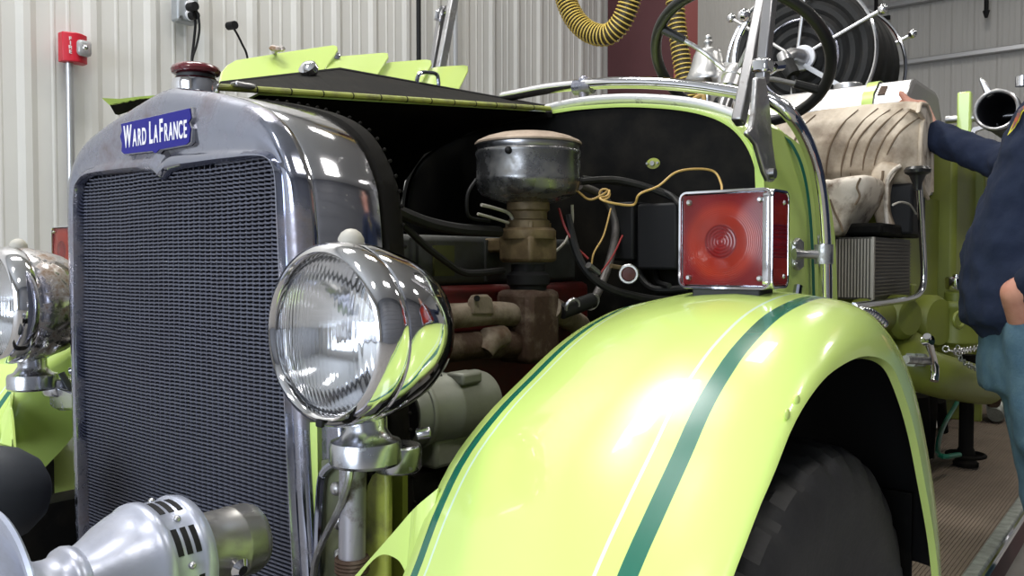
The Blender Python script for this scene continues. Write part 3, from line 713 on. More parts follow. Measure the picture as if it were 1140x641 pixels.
doors = [[(243, 96), (246, 80), (252, 72.5), (262, 66.5), (320, 57), (371, 49.6), (376, 51.5), (376.5, 56), (372, 63), (357, 84), (340, 92)],
         [(352, 86), (372, 64), (380, 62), (426, 58.2), (432.5, 59), (433, 64), (429, 70), (418, 88)],
         [(414, 90), (429, 70), (436, 68.5), (474, 65.8), (480.5, 67), (481, 72), (478, 77), (467, 96)],
         [(462, 97), (478, 76), (486, 74), (516, 72), (521.5, 73.5), (521.5, 79), (511, 100)]]
for k, dpx in enumerate(doors):
    x0 = -.33-.012*k; v0_, v1_ = min(q[1] for q in dpx), max(q[1] for q in dpx)
    dp = [P(u, v, x=x0-.16*(v1_-v)/(v1_-v0_)) for u, v in dpx]
    dr = MB().prism(dp, (-.006, .002, -.008)).build('vent_door', 'lime', T, bevel=.003, smooth=30)
    if k == 0:
        c = P(309, 58, x=x0+.012); x0 -= .13; b = MB().tube([P(305, 61, x=x0), P(308, 56, x=x0+.03)], .005, 8)
        b.lathe([(0, -.006), (.016, -.005), (.020, .0), (.016, .006), (0, .008)], P(308.5, 54, x=x0+.035), (.35, -.25, 1), 20); b.build('knob', 'chrome_rusty', dr)
        b = MB().lathe([(0, -.004), (.011, -.002), (.009, .006), (0, .009)], P(374.5, 63, x=x0-.005), (1, -.5, .2), 16); b.build('stop_button', 'chrome', dr)
lk = MB(); c = P(344, 78, x=-.26); lk.lathe([(0, -.014), (.016, -.012), (.022, -.002), (.021, .010), (.010, .018), (0, .019)], c, (.2, -.7, .6), 24)
lk.build('latch_knob', 'chrome', fp_)
MB().tube(spl(PX(-.30, (464, 93), (465, 86), (469, 81), (478, 81), (486, 83), (488, 91), (488, 96)), 6), .0055, 8).build('lift_handle', 'chrome_worn', fp_)
b = MB().box(P(267, 96, x=0)+V((.01, 0, 0)), (.02, .04, .008)); b.build('hinge_clip', 'alu', hn, bevel=.003)
for nm, px_, mm in (('lime', [(113, 109), (133, 110), (154, 107.5), (240, 101), (240, 104), (154, 111), (128, 116.5), (122, 117)], 'lime'), ('under', [(122, 116.5), (154, 110), (240, 103), (240, 116), (160, 117), (128, 127)], 'dark_under')):
    MB().prism(PX(-.42, *px_), (-.006, .01, 0)).build('hood_corner', mm, T, smooth=0)

# ---- cowl, firewall
CYF = 1.08
lpx = [(617, 124), (640, 120.5), (670, 118), (700, 117), (735, 118.5), (765, 122), (790, 128), (808, 136), (822, 147), (833, 162), (840, 178), (844.5, 197), (846.5, 220), (847, 260), (847, 330)]
hq = PY(CYF, *lpx); hq = spl(hq, 3); hq.append(V((hq[-1].x, CYF, .55)))
hq[0].x = 0
full = [V((-p.x, p.y, p.z)) for p in hq[:0:-1]]+hq
def crow(y, g, up=0):
    c0_ = V((0, CYF, 1.0)); out = []
    for p in full:
        d = V((p.x-c0_.x, 0, p.z-c0_.z)); q = p+d.normalized()*g; out.append(V((q.x, y, q.z+up*max(0, min(1, (p.z-1.25)/.2)))))
    return out
hh = len(full)//2
ck = MB().loft([crow(CYF+.02, .008), crow(CYF+.12, .014, .006), crow(CYF+.24, .022, .012)], closed=False).build('cowl', 'lime', T, smooth=50, m2='black_paint', solid=.004)
MB().loft([q[hh:] for q in (crow(CYF, -.005), crow(CYF-.002, 0), crow(CYF-.002, .004), crow(CYF+.02, .008))], closed=False).build('cowl_rim', 'lime', ck, smooth=50)
MB().loft([q[:hh+1] for q in (crow(CYF, -.014), crow(CYF, 0), crow(CYF+.02, .008))], closed=False).build('cowl_rim_seal', 'black_paint', ck, smooth=50)
MB().prism(crow(CYF+.012, .001), (0, .01, 0)).build('firewall', 'black_paint', T, smooth=0)
# side of the cowl back to the door opening, with its green line
sp = PX(.575, (851, 215), (850, 190), (849, 170), (849, 155), (853, 145), (861, 140.5), (872, 147), (884, 160), (895, 177), (904, 200), (911, 228), (916, 262), (918, 300), (919, 330))
sp = [sp[0]]+spl(sp[1:], 3)
sp.append(V((.575, sp[-1].y, .56))); sp.append(V((.575, sp[0].y, .56)))
def bulge(p): return V((.575+.03*min(1, max(0, (p.y-1.08)/.3))-.05*max(0, (p.z-1.30)/.15)**2*(1 if p.z > 1.30 else 0), p.y, p.z))
sd = MB().prism([bulge(p) for p in sp], (-.02, 0, 0)).build('cowl_side', 'lime', T, smooth=30)
gl = [(874, 150), (884, 165), (892, 183), (898, 208), (902, 240), (904.5, 280), (906, 330)]
def sidex(u, v, off=.002):
    p = P(u, v, x=.60); p = P(u, v, x=bulge(p).x+off); return p
ga = spl([sidex(u-1.6, v+.6) for u, v in gl], 5); gb = spl([sidex(u+1.6, v-.6) for u, v in gl], 5)
MB().loft([ga, gb], closed=False).build('green_line', mat('line_green', GREEN, rough=.3), sd, smooth=0)
# silver lip over the cowl
lip = spl(PY(CYF+.07, (609, 121), (640, 114.5), (670, 111), (700, 109.8), (735, 111), (765, 114), (790, 119), (812, 126), (828, 133)), 6)
MB().tube(lip, .013, 12).build('windshield_lip', 'silver_lip', T)
# handrail across the cowl and down the door side
rail_ = spl([P(560, 108, y=1.24), P(585, 103, y=1.23), P(610, 98.5, y=1.22), P(640, 95, y=1.21), P(675, 92.5, y=1.2), P(710, 92, y=1.2), P(745, 93.5, y=1.2), P(780, 97, y=1.2), P(812, 102, y=1.2), P(838, 107, y=1.2)], 6)
hr = MB().tube(rail_, .0155, 14).build('cowl_handrail', 'chrome', T)
b = MB(); s0 = P(650, 112, y=1.21); s1 = P(650, 96, y=1.21); b.cyl(s0, s1, .014, 14); b.cyl(s1-V((.028, 0, 0)), s1+V((.028, 0, -.002)), .021, 16); b.ball(s1+V((0, 0, .012)), .017, 8); b.build('rail_clamp', 'chrome_worn', hr)
dr_ = spl([P(840, 106, x=.575), P(855, 110, x=.60), P(868, 117, x=.622), P(880, 128, x=.64), P(891, 144, x=.645), P(901, 165, x=.65), P(909, 192, x=.65), P(914, 222, x=.65), P(917, 258, x=.65), P(918.5, 295, x=.65), P(919, 335, x=.65)], 6)
gr_ = MB().tube(dr_, .0155, 14).build('door_grab_rail', 'chrome', T)
a_, c_ = P(884, 283, x=.60), P(917, 283, x=.65)
b = MB(); pl_ = [sidex(u, v, 0) for u, v in ((880.5, 269), (885, 264.5), (890, 269), (890, 297), (885, 301), (880.5, 297))]; b.prism(pl_, (.012, 0, 0)); b.build('stanchion_plate', 'steel', gr_, bevel=.003)
b = MB(); b.tube([a_, a_.lerp(c_, .3), a_.lerp(c_, .6), c_], [.014, .009, .010, .016], 14); b.tube([c_+V((0, 0, .022)), c_-V((0, 0, .022))], .021, 16); b.build('stanchion', 'steel', gr_)
for v in (271, 294): MB().ball(sidex(885, v, .013), .006, 6).build('bolt', 'steel', gr_)
MB().tube(PX(.61, (889, 318), (887, 330)), .010, 10).build('peg', 'chrome_worn', T)
# oval tag on the firewall
og = P(728, 182, y=CYF+.015); ov = MB().lathe([(0, -.004), (.5, -.004), (.5, .004), (0, .004)], (0, 0, 0), (0, 1, 0), 28)
ov.v = [V((p.x*.036, p.y, p.z*.026)) for p in ov.v]; tg = ov.build('grommet_plate', 'lime_worn', T, loc=tuple(og), smooth=40)
for dx, r in ((0, .006), (-.014, .003), (.014, .003)): MB().cyl((dx, -.010, 0), (dx, -.003, 0), r, 10).build('screw', 'alu', tg, loc=(0, 0, 0))

# ---- engine bay
eng = pempty('engine', T, (0, .6, .6))
MB().box((.02, .60, .70), (.60, .86, .06)).build('sump_shield', 'black_paint', eng)
mz0, mz1 = P(500, 318, x=.14).z, P(500, 262, x=.14).z
MB().box((.02, .60, (.58+mz0)/2), (.30, .80, mz0-.58)).build('engine_block', 'engine_red', eng, bevel=.015)
b = MB().box((.03, .62, (mz0+mz1)/2), (.22, .74, mz1-mz0)); vc = b.build('valve_cover', 'cover_gray', eng, bevel=.012)
b = MB()
for u in (459, 466, 541): p = P(u, 290, x=.142); MB().box((.142, p.y, (mz0+mz1)/2), (.008, .008, (mz1-mz0)*.86)).build('rib', 'cover_gray', vc)
pass
p0, p1 = P(484, 290, x=.146), P(506, 290, x=.146); mat('lime_dark', (.07, .075, .02), rough=.6); MB().box((.143, (p0.y+p1.y)/2, (mz0+mz1)/2), (.006, p1.y-p0.y, (mz1-mz0)*.6)).build('worn_patch', 'lime_dark', vc)
# exhaust and intake manifolds
X = .22
m1_ = MB().tube(spl(PX(X, (440, 354), (485, 353), (515, 351), (540, 349), (560, 349), (580, 352)), 5), L(520, 351, x=X, px=14), 18).build('intake_manifold', 'pipe_beige', eng)
e_ = PX(X+.01, (519, 350), (520, 334), (524, 328), (536, 327.5), (541, 332), (543, 350)); MB().prism(e_, (.018, 0, 0)).build('lifting_ear', 'pipe_beige', m1_, bevel=.004)
MB().cyl(P(531, 332, x=X+.028), P(531, 332, x=X+.034), .006, 10).build('hole', 'black', m1_)
MB().tube(PX(X, (440, 389), (490, 388), (530, 384), (565, 383), (600, 384)), L(520, 385, x=X, px=16), 18).build('exhaust_manifold', 'rust', eng)
b = MB().tube(PX(X+.02, (538, 392), (545, 378), (560, 374)), [.02, .026, .022], 14); b.build('flange_lump', 'pipe_beige', eng)
cx = .22
def cpt(v): return P(588, v, x=cx)
c2 = cpt(280); cu = lambda px: L(588, 280, x=cx, px=px)
def cl(name, prof, m, parent, o=None, **k):
    ref = o or cpt(280); zz = lambda v: P(588, v, x=ref.x).z
    return MB().lathe([(cu(r), zz(v)) for r, v in prof], (ref.x, ref.y, 0), (0, 0, 1), 36).build(name, m, parent, **k)
riser = MB().box((cx, c2.y, (cpt(402).z+cpt(322).z)/2), (cu(50), cu(58), cpt(322).z-cpt(402).z)).build('riser', 'rust', eng, bevel=.014)
MB().cyl(P(612, 342, x=cx+.03), P(645, 362, x=cx-.02), .026, 16).build('outlet', 'pipe_beige', riser)
MB().box((cx+.03, c2.y+.03, cpt(362).z), (.02, .03, cpt(325).z-cpt(390).z)).build('gusset', 'pipe_beige', riser, bevel=.005)
carb = cl('carburetor', [(0, 326), (20, 326), (21, 318), (24, 316), (24, 306), (19, 302), (19, 294), (0, 294)], 'black', eng)
MB().box((cx, c2.y, (cpt(292).z+cpt(262).z)/2), (cu(46), cu(50), cpt(262).z-cpt(292).z)).build('bowl', 'tan_iron', carb, bevel=.008)
MB().box((cx-.03, c2.y-.02, (cpt(280).z+cpt(266).z)/2), (cu(64), cu(24), cpt(264).z-cpt(280).z)).build('side_boss', 'tan_iron', carb, bevel=.006)
cl('flange', [(0, 266), (30, 266), (31, 262), (31, 257), (28, 254), (0, 254)], 'tan_iron', carb)
cl('throat', [(0, 256), (24, 256), (24, 246), (21, 244), (21, 236), (24, 234), (24, 222), (0, 222)], 'tan_iron', carb)
for dx, dy in ((.03, -.03), (.03, .03), (-.03, -.03)): MB().cyl((cx+dx, c2.y+dy, cpt(262).z), (cx+dx, c2.y+dy, cpt(248).z), .006, 6).build('stud', 'tan_iron', carb)
ac = cl('air_cleaner', [(0, 226), (26, 226), (40, 222), (52, 217), (56, 212), (57.5, 206), (58.5, 204), (58.5, 200), (57.5, 197), (57.5, 176), (58.5, 173), (58.5, 170), (57, 168.5), (54, 168), (54, 164)], mat('cleaner_steel', (.20, .20, .205), .9, .27, grime=(.16, .15, .13), gs=18, gt=(.5, .75)), eng, smooth=50)
cl('rim_band', [(54.5, 171), (56.5, 169), (56.5, 163), (59, 161.5), (59, 160), (54, 158.5)], 'post_steel', ac, smooth=50)
cl('lid', [(59.3, 162), (59.5, 160.2), (57, 157.8), (48, 153.6), (36, 150.2), (20, 147.8), (0, 147.2)], mat('lid_dust', (.36, .28, .21), .35, .55, grime=(.24, .18, .13), gs=26, gt=(.4, .7)), ac, smooth=50)
q_ = V((cx+cu(57.2)*.28, c2.y-cu(57.2)*.96, cpt(174).z)); MB().ball(q_, .008, 8).build('dent_button', 'black', ac)
# hoses
def hose(name, xs, px_, r, m, par=None, seg=8):
    n = len(px_); q = [P(u, v, x=(xs[0]+(xs[1]-xs[0])*i/(n-1))) for i, (u, v) in enumerate(px_)]
    return MB().tube(spl(q, 6), r, seg).build(name, m, par or eng)
hose('breather_hose', (.20, .20), [(435, 230), (455, 240), (480, 249), (510, 255), (540, 257), (556, 258)], .0115, 'hose_black')
hose('fuel_hose', (.19, .20), [(438, 240), (455, 256), (475, 275), (495, 290), (513, 302), (530, 304), (560, 301)], .007, 'hose_black')
wt = hose('water_pipe', (.20, .30), [(646, 207), (664, 214), (677, 226), (684, 243), (685, 262), (679, 290), (671, 313), (663, 330), (655, 340)], .0095, mat('pipe_gray', (.12, .11, .105), .4, .5, grime=(.06, .05, .045), gs=30), None, 12)
MB().cyl(P(660, 334, x=.30), P(625, 347, x=.27), .0165, 14).build('hose_end', 'hose_black', wt)
for uv in ((659, 336), (637, 341)): MB().torus(P(*uv, x=.29), (1, -.3, -.4), .0165, .004, 20, 6).build('hose_clamp', 'steel', wt)
for k, (xs, pts, r, m) in enumerate([
    ((.22, .42), [(646, 202), (680, 200), (705, 204), (730, 212), (752, 222), (760, 235)], .0085, 'hose_black'),
    ((.22, .42), [(648, 198), (690, 204), (722, 208), (745, 216), (757, 228)], .006, 'hose_black'),
    ((.25, .42), [(632, 240), (640, 275), (652, 300), (672, 318), (700, 328), (740, 334), (790, 330)], .009, 'hose_black'),
    ((.25, .42), [(706, 280), (712, 305), (725, 320), (745, 322), (765, 320)], .008, 'hose_black'),
    ((.26, .40), [(728, 290), (732, 312), (745, 318)], .006, 'hose_black'),
    ((.20, .20), [(530, 200), (521, 215), (520, 235), (526, 243), (545, 246)], .0035, 'black'),
    ((.21, .21), [(536, 228), (552, 232), (567, 238), (573, 250)], .0035, 'wire_white'),
    ((.21, .21), [(532, 238), (550, 243), (566, 248)], .003, 'wire_white'),
    ((.22, .22), [(637, 228), (637, 248), (630, 268), (615, 283)], .0032, 'wire_white'),
    ((.24, .30), [(622, 232), (630, 255), (642, 275), (655, 288)], .0026, 'wire_red'),
    ((.28, .57), [(642, 212), (656, 222), (670, 217), (678, 212), (676, 218), (668, 221), (682, 226), (705, 228), (712, 216), (733, 207), (752, 192), (775, 188), (795, 191), (803, 205), (803, 216)], .0024, 'wire_yellow'),
    ((.28, .30), [(680, 232), (672, 262), (661, 282), (658, 300)], .002, 'wire_yellow'),
    ((.30, .30), [(693, 262), (682, 285), (668, 305)], .002, 'wire_red')]):
    hose('wire' if r < .005 else 'hose', xs, pts, r, m)
# curl of the yellow wire
MB().torus(P(673, 216, x=.315), (.6, -.8, .1), .011, .0024, 20, 6).build('wire_curl', 'wire_yellow', eng)
rl = P(700, 305, x=.36); rb = MB().lathe([(0, -.015), (.017, -.014), (.018, .008), (.014, .014), (0, .015)], rl, (.5, -.86, 0), 20).build('relay', 'engine_red', eng)
MB().torus(rl+V((.004, -.008, 0)), (.5, -.86, 0), .018, .004, 20, 6).build('relay_ring', 'alu', rb)
MB().tube([P(655, 295, x=.32), P(666, 304, x=.32)], .007, 10).build('connector', 'alu', eng)
MB().tube([P(680, 296, x=.34), P(691, 298, x=.345)], .005, 8).build('terminal_stud', 'tan_iron', eng)
for (u0, v0, u1, v1) in ((690, 226, 712, 290), (716, 228, 760, 300)):
    a0 = P(u0, v0, y=1.03); a1 = P(u1, v1, y=1.03); MB().box(((a0.x+a1.x)/2, 1.05, (a0.z+a1.z)/2), (a1.x-a0.x, .10, a0.z-a1.z)).build('relay_box', 'black', eng, bevel=.006)
MB().tube(spl(PX(-.28, (430, 142), (500, 140), (580, 152), (700, 160)), 4), .007, 6).build('stay_rod', 'dark_under', T)
# generator beside the block
g0 = P(452, 460, x=.30); gax = V((.10, 1, 0)).normalized()
gen = MB().lathe([(0, -.01), (.050, -.01), (.056, .0), (.058, .02), (.058, .075), (.0595, .077), (.0595, .083), (.058, .085), (.058, .16), (.054, .172), (.02, .176), (0, .176)], g0, gax, 36).build('generator', 'generator_gray', eng, smooth=40)
MB().lathe([(.0595, .012), (.0605, .014), (.0605, .020), (.0595, .022)], g0, gax, 36).build('band', 'generator_gray', gen)
MB().lathe([(0, -.013), (.046, -.013), (.046, -.008)], g0, gax, 30).build('end_face', 'black', gen)
MB().torus(P(484, 424, x=.315), (1, -.2, .2), .014, .0045, 16, 6).build('bail', 'black', gen)
MB().tube(spl(PX(.30, (490, 420), (501, 425), (511, 437), (520, 458), (526, 478)), 6), .011, 12).build('cable_sleeve', 'gray_rubber', gen)
MB().box(g0+gax*.10+V((.03, 0, .052)), (.04, .05, .02)).build('terminal_box', 'generator_gray', gen, bevel=.005)
MB().box(g0+gax*.09+V((.0, 0, -.07)), (.06, .12, .05)).build('mount', 'generator_gray', gen, bevel=.008)
# ---- windshield posts
def wpost(pa, pb, w, d, m, par, name): return MB().bar(pa, pb, w, d, up=(0, 1, 0)).build(name, m, par, bevel=.004)
wn = pempty('windshield_post', T, tuple(P(848, 150, x=.59)))
A0, A1 = P(861, -60, x=.555), P(822, 137, x=.555)
w1 = wpost(A0, A1, L(845, 60, x=.555, px=12), .030, 'post_steel', wn, 'inner_bar')
B0, B1 = P(863, -60, x=.60), P(848, 92, x=.60)
w2 = wpost(B0, B1, L(850, 60, x=.60, px=13), .026, 'post_steel', wn, 'outer_bar')
br_ = PX(.612, (843, 86), (853, 85), (856, 105), (858, 120), (861, 160), (864.5, 185), (865, 196), (862, 202.5), (857, 202.5), (852, 192), (848, 178), (843, 161), (838, 154), (834, 151), (833, 146.5), (837.5, 142), (840.5, 125))
MB().prism(br_, (-.012, 0, 0)).build('foot_bracket', 'steel', wn, bevel=.004)
c = P(859, 193, x=.615); MB().cyl(c-V((.006, 0, 0)), c+V((.008, 0, 0)), .011, 14).build('bolt', 'post_steel', wn)
c = P(849, 74, x=.60); b = MB(); b.box(c, (.036, .040, .030)); b.cyl(P(838, 76, x=.575), P(864, 74, x=.61), .011, 16); b.build('clamp', 'chrome', wn, bevel=.006)
MB().cyl(P(862, 74, x=.612), P(871, 73, x=.62), .010, 8).build('wing_nut', 'chrome', wn)
wf = pempty('windshield_post', T, tuple(P(490, 70, x=-.56)))
wpost(P(514, -50, x=-.56), P(488, 90, x=-.56), L(500, 40, x=-.56, px=7.5), .03, 'steel', wf, 'inner_bar')
wpost(P(493, 12, x=-.60), P(480, 90, x=-.60), L(490, 40, x=-.60, px=7.5), .026, 'post_steel', wf, 'outer_bar')
MB().tube(spl(PX(-.59, (487, 22), (488, 15), (492, 10.5), (496, 11), (497, 18)), 5), .012, 10).build('hook', 'chrome', wf)
# ---- steering wheel
wc = P(824, 66, y=1.36); wn_ = V((-.03, math.cos(math.radians(52)), math.sin(math.radians(52)))).normalized()
sw = MB().torus(wc, wn_, .222, .0145, 72, 14).build('steering_wheel', 'wheel_black', T)
hub = wc-wn_*.060
e1 = wn_.cross(V((0, 0, 1))).normalized(); e2 = wn_.cross(e1)
for k in range(4):
    best = None
    a = math.radians(38+90*k); d = e1*math.cos(a)+e2*math.sin(a)
    MB().tube([wc+d*.215, wc+d*.150-wn_*.010], [.012, .011], 10).build('spoke_sleeve', 'wheel_black', sw)
    MB().tube(spl([wc+d*.155-wn_*.009, wc+d*.09-wn_*.025, hub+d*.02], 5), .0062, 10).build('spoke', 'steel', sw)
MB().lathe([(0, -.055), (.027, -.055), (.027, -.02), (.030, -.018), (.030, .010), (.024, .020), (.010, .026), (0, .026)], hub, wn_, 28).build('hub', 'alu', sw)
MB().cyl(hub-wn_*.05, hub-wn_*.34, .018, 14).build('steering_column', 'post_steel', T)

# ---- seat
def surf_noise(p, s, a): return noise.noise(p*s)*a
syf = 2.02
s_r, s_l = P(1028, 150, y=syf), P(700, 150, y=syf)
x1, x0 = s_r.x, -.62
zt = P(975, 118, y=syf+.05).z; zb_s = P(950, 262, y=syf-.1).z; zbk = P(975, 206, y=syf-.06).z
def back(u, v):
    """u across, v round the section: front face, top roll, rear face"""
    x = x0+(x1-x0)*u; prof = [(.02, zbk-zt-.02), (-.045, zbk-zt+.005), (-.078, zbk-zt+.05), (-.084, -.12), (-.060, -.055), (-.02, -.008), (.045, 0), (.10, -.03), (.125, -.10), (.13, zbk-zt)]
    t = v*(len(prof)-1); i = min(int(t), len(prof)-2); a, c = prof[i], prof[i+1]; k = t-i
    y = syf+a[0]+(c[0]-a[0])*k; z = zt+a[1]+(c[1]-a[1])*k
    e = min(u, 1-u)*(x1-x0); rnd = max(0, 1-e/.05)
    y += .035*rnd**2 if v < .5 else -.035*rnd**2; z -= .018*rnd**2
    h = V((x*5, y*5, z*5)); z += noise.noise(h)*.006; y += noise.noise(h+V((9, 1, 4)))*.010
    if v < .62:
        fan = (x-(x1-.02))*math.cos(.0)+(-(z-zt))*(.55)*(1 if x > .2 else .3)
        y -= .009*abs(math.sin(fan*30))**.6
    return (x, y, z)
sb = MB().grid(back, 120, 56).build('seat_back', 'leather', T, smooth=80)
for u, m in ((1.0, 1), (0.0, 1)):
    pts = [V(back(u, v/30)) for v in range(31)]
    MB().prism(pts, (.004 if u else -.004, 0, 0)).build('end_panel', 'leather_white', sb, smooth=0)
    MB().tube([p+V((.004 if u else -.004, 0, 0)) for p in pts], .0065, 8).build('piping', 'leather', sb)
# stitched creases of the back
for px_ in ([(953, 121), (938, 138), (928, 160), (923, 180), (921, 196)], [(975, 120), (957, 138), (945, 160), (939, 182), (937, 197)], [(990, 120), (970, 138), (957, 158), (950, 178), (947, 198)], [(1003, 120), (985, 137), (972, 155), (964, 175), (962, 190)], [(1014, 121), (1000, 136), (987, 153), (978, 172), (975, 184)], [(905, 126), (893, 142), (886, 160), (882, 175)], [(1022, 128), (1010, 142), (998, 158), (990, 172)]):
    pts = []
    for u, v in spl([V((a, c_, 0)) for a, c_ in px_], 4) and [(q.x, q.y) for q in spl([V((a, c_, 0)) for a, c_ in px_], 4)]:
        p = P(u, v, y=syf-.07); uu = (p.x-x0)/(x1-x0); best = None
        for k in range(0, 34):
            q = V(back(min(1, max(0, uu)), k/56)); d = abs(q.z-p.z)
            if best is None or d < best[0]: best = (d, q)
        pts.append(best[1]+V((0, -.001, 0)))
    for _ in range(6): pts = [pts[0]]+[(pts[i-1]+pts[i]*2+pts[i+1])/4 for i in range(1, len(pts)-1)]+[pts[-1]]
    MB().tube([p+V((0, -.002, 0)) for p in pts], [.0012+.0022*math.sin(math.pi*(i+.5)/len(pts)) for i in range(len(pts))], 6).build('seam', 'leather_crease', sb)
# side flap hanging from the end of the back
fx = P(985, 200, y=1.93).x
def flapf(px_, y, m, name, th=.03, nz=.012):
    pts = [P(u, v, y=y) for u, v in px_]; c = sum(pts, V())/len(pts); rings = []
    for s, dy in ((.55, -.02), (.85, -.016), (1.0, 0), (1.0, th*.7), (.9, th)):
        rings.append([V((c.x+(p.x-c.x)*s+noise.noise(p*17+V((dy, 0, 0)))*nz*.5, y+dy+noise.noise(p*9+V((s, 3, 0)))*nz, c.z+(p.z-c.z)*s+noise.noise(p*13+V((2, dy, 7)))*nz*.5)) for p in pts])
    return MB().loft(rings, True, True).build(name, m, T, smooth=70, sub=1)
def dens(px_, n=3): return [(q.x, q.y) for q in spl([V((a, c_, 0)) for a, c_ in px_]+[V((px_[0][0], px_[0][1], 0))], n)[:-1]]
fl1 = flapf(dens([(983, 178), (995, 180), (1004, 185), (1000, 190), (992, 196), (990, 212), (989, 235), (994, 250), (995, 261), (986, 262), (977, 256), (972, 240), (968, 220), (969, 200), (974, 186)]), 1.93, 'leather', 'seat_flap', .05)
b = MB().tube(spl([P(u, v, y=1.905) for u, v in ((1003, 184), (994, 190), (988, 200), (987, 215), (986.5, 235), (988, 252), (990, 260))], 5), .006, 8); b.build('torn_edge', 'leather_white', fl1)
b = MB().tube(spl([P(u, v, y=1.895) for u, v in ((973, 200), (978, 204), (982, 199), (983, 190))], 5), .004, 8); b.build('crease', 'leather_crease', fl1)
cu1 = flapf(dens([(921, 200), (935, 196), (952, 193), (963, 194), (966, 206), (962, 222), (953, 233), (946, 246), (936, 262), (921, 264), (912, 262), (912, 204)]), 1.72, 'leather_white', 'seat_cushion', .22, .016)
for px_ in ([(958, 198), (954, 208), (957, 218), (952, 228)], [(924, 222), (929, 236), (936, 250), (938, 258)]):
    MB().tube(spl([P(u, v, y=1.692) for u, v in px_], 5), .003, 6).build('crease', 'leather_crease', cu1)
MB().box(((x0+x1)/2-.02, 1.97, zb_s+.012), (x1-x0-.04, .44, .035)).build('seat_frame', 'black_paint', T, bevel=.01)
MB().box(((P(992, 230, y=1.98).x+x1)/2-.01, 2.03, (zb_s+zbk)/2), (x1-P(992, 230, y=1.98).x, .16, zbk-zb_s)).build('seat_side', 'black', T, bevel=.01)
MB().box((x0/2+x1/2-.12, 2.06, (zb_s+zbk)/2+.02), (x1-x0-.25, .12, zbk-zb_s+.08)).build('seat_back_base', 'leather', T, bevel=.02)
# ribbed metal box below the seat
bx0, bx1 = P(923, 290, y=1.72), P(972, 290, y=1.72); bt, bb = P(950, 264, y=1.72).z, P(950, 333, y=1.72).z
be = P(1013, 290, x=bx1.x)
bo = pempty('seat_box', T, ((bx0.x+bx1.x)/2, 1.9, bb))
MB().box(((bx0.x-.25+bx1.x)/2, (1.724+be.y)/2, (bt+bb)/2), (bx1.x-bx0.x+.25, be.y-1.724, bt-bb)).build('body', 'ribbed_dark', bo, smooth=0)
b = MB(); x = bx0.x-.20
while x < bx1.x-.003:
    b.box((x, 1.722, (bt+bb)/2), (.0042, .006, bt-bb-.01)); x += .0085
b.build('front_ribs', 'ribbed_alu', bo, smooth=0)
b = MB(); z = bb+.01
while z < bt-.005:
    b.box((bx1.x+.001, (1.724+be.y)/2, z), (.006, be.y-1.73, .004)); z += .010
b.build('side_ribs', mat('rib_brown', (.12, .105, .085), .4, .5), bo, smooth=0)
MB().box((bx1.x, 1.722, (bt+bb)/2), (.006, .012, bt-bb)).build('corner_strip', 'ribbed_alu', bo, smooth=0)
# chrome frame bar with a black knob beside the seat
rx = .70
fb_ = MB().tube(spl(PX(rx, (1022.5, 198), (1024.5, 230), (1027, 270), (1028.5, 300), (1027.5, 318), (1022, 328), (1012, 333), (998, 335), (975, 338), (950, 341)), 6), L(1027, 290, x=rx, px=3.6), 12).build('seat_grab_bar', 'chrome', T)
kc = P(1021.5, 192, x=rx); MB().lathe([(0, .018), (.030, .016), (.036, .008), (.034, -.001), (.022, -.008), (.013, -.03), (.010, -.05), (0, -.05)], kc, (0, 0, 1), 24).build('knob', 'wheel_black', fb_)
MB().tube(spl(PX(rx-.02, (994, 228), (1003, 225), (1013, 228), (1020, 238)), 6), .003, 6).build('cable', 'wire_white', fb_)

# ---- aluminium tank behind the seat
ty0, ty1 = 2.28, 2.80
tx1 = P(1010, 95, y=ty0).x; tx0 = -.62; tzt = P(1008, 86, y=ty0+.05).z; tzb = P(1045, 219, y=ty1-.05).z
sec = [(ty0, tzb+.06), (ty0, tzt-.085), (ty0+.012, tzt-.055), (ty0+.07, tzt-.008), (ty0+.095, tzt), (ty1-.13, tzt), (ty1-.08, tzt-.015), (ty1-.02, tzt-.09), (ty1, tzt-.14), (ty1, tzb+.06), (ty1-.02, tzb+.015), (ty1-.07, tzb), (ty0+.06, tzb), (ty0+.012, tzb+.02)]
rg = [[V((x, y, z)) for y, z in sec] for x in (tx0, tx1)]
tk = MB().loft(rg, True, True).build('aluminium_tank', 'alu', T, smooth=20, bevel=.006)
MB().loft([[V((tx1+.001, y, z)) for y, z in sec], [V((tx1+.004, (y-2.54)*.93+2.54, (z-(tzt+tzb)/2)*.93+(tzt+tzb)/2)) for y, z in sec]], True, True).build('end_plate', mat('alu_dull', (.27, .26, .255), .15, .6), tk, smooth=0)
for u in (965, ):
    xa, xb = P(959, 100, y=ty0-.004).x, P(971.5, 100, y=ty0-.004).x
    b = MB(); sc_ = [V((0, y+(-.004 if y < 2.5 else .004), z+(.004 if z > 1.5 else 0))) for y, z in sec]
    b.loft([[p+V((xx, 0, 0)) for p in sc_] for xx in (xa, xb)]); b.build('strap', 'lime', tk, solid=-.003)
xa, xb = P(976, 92, y=ty0).x, P(984, 92, y=ty0).x
MB().prism([V((xa, ty0+.010, tzt-.057)), V((xb, ty0+.010, tzt-.057)), V((xb, ty0+.05, tzt-.022)), V((xa, ty0+.05, tzt-.022))], (0, -.002, .002)).build('worn_sticker', 'rust', tk, smooth=0)
p = P(944, 87, y=2.5); MB().cyl((p.x, 2.5, tzt-.01), (p.x, 2.5, tzt+.035), .05, 24).build('filler_neck', 'alu', tk, bevel=.004)

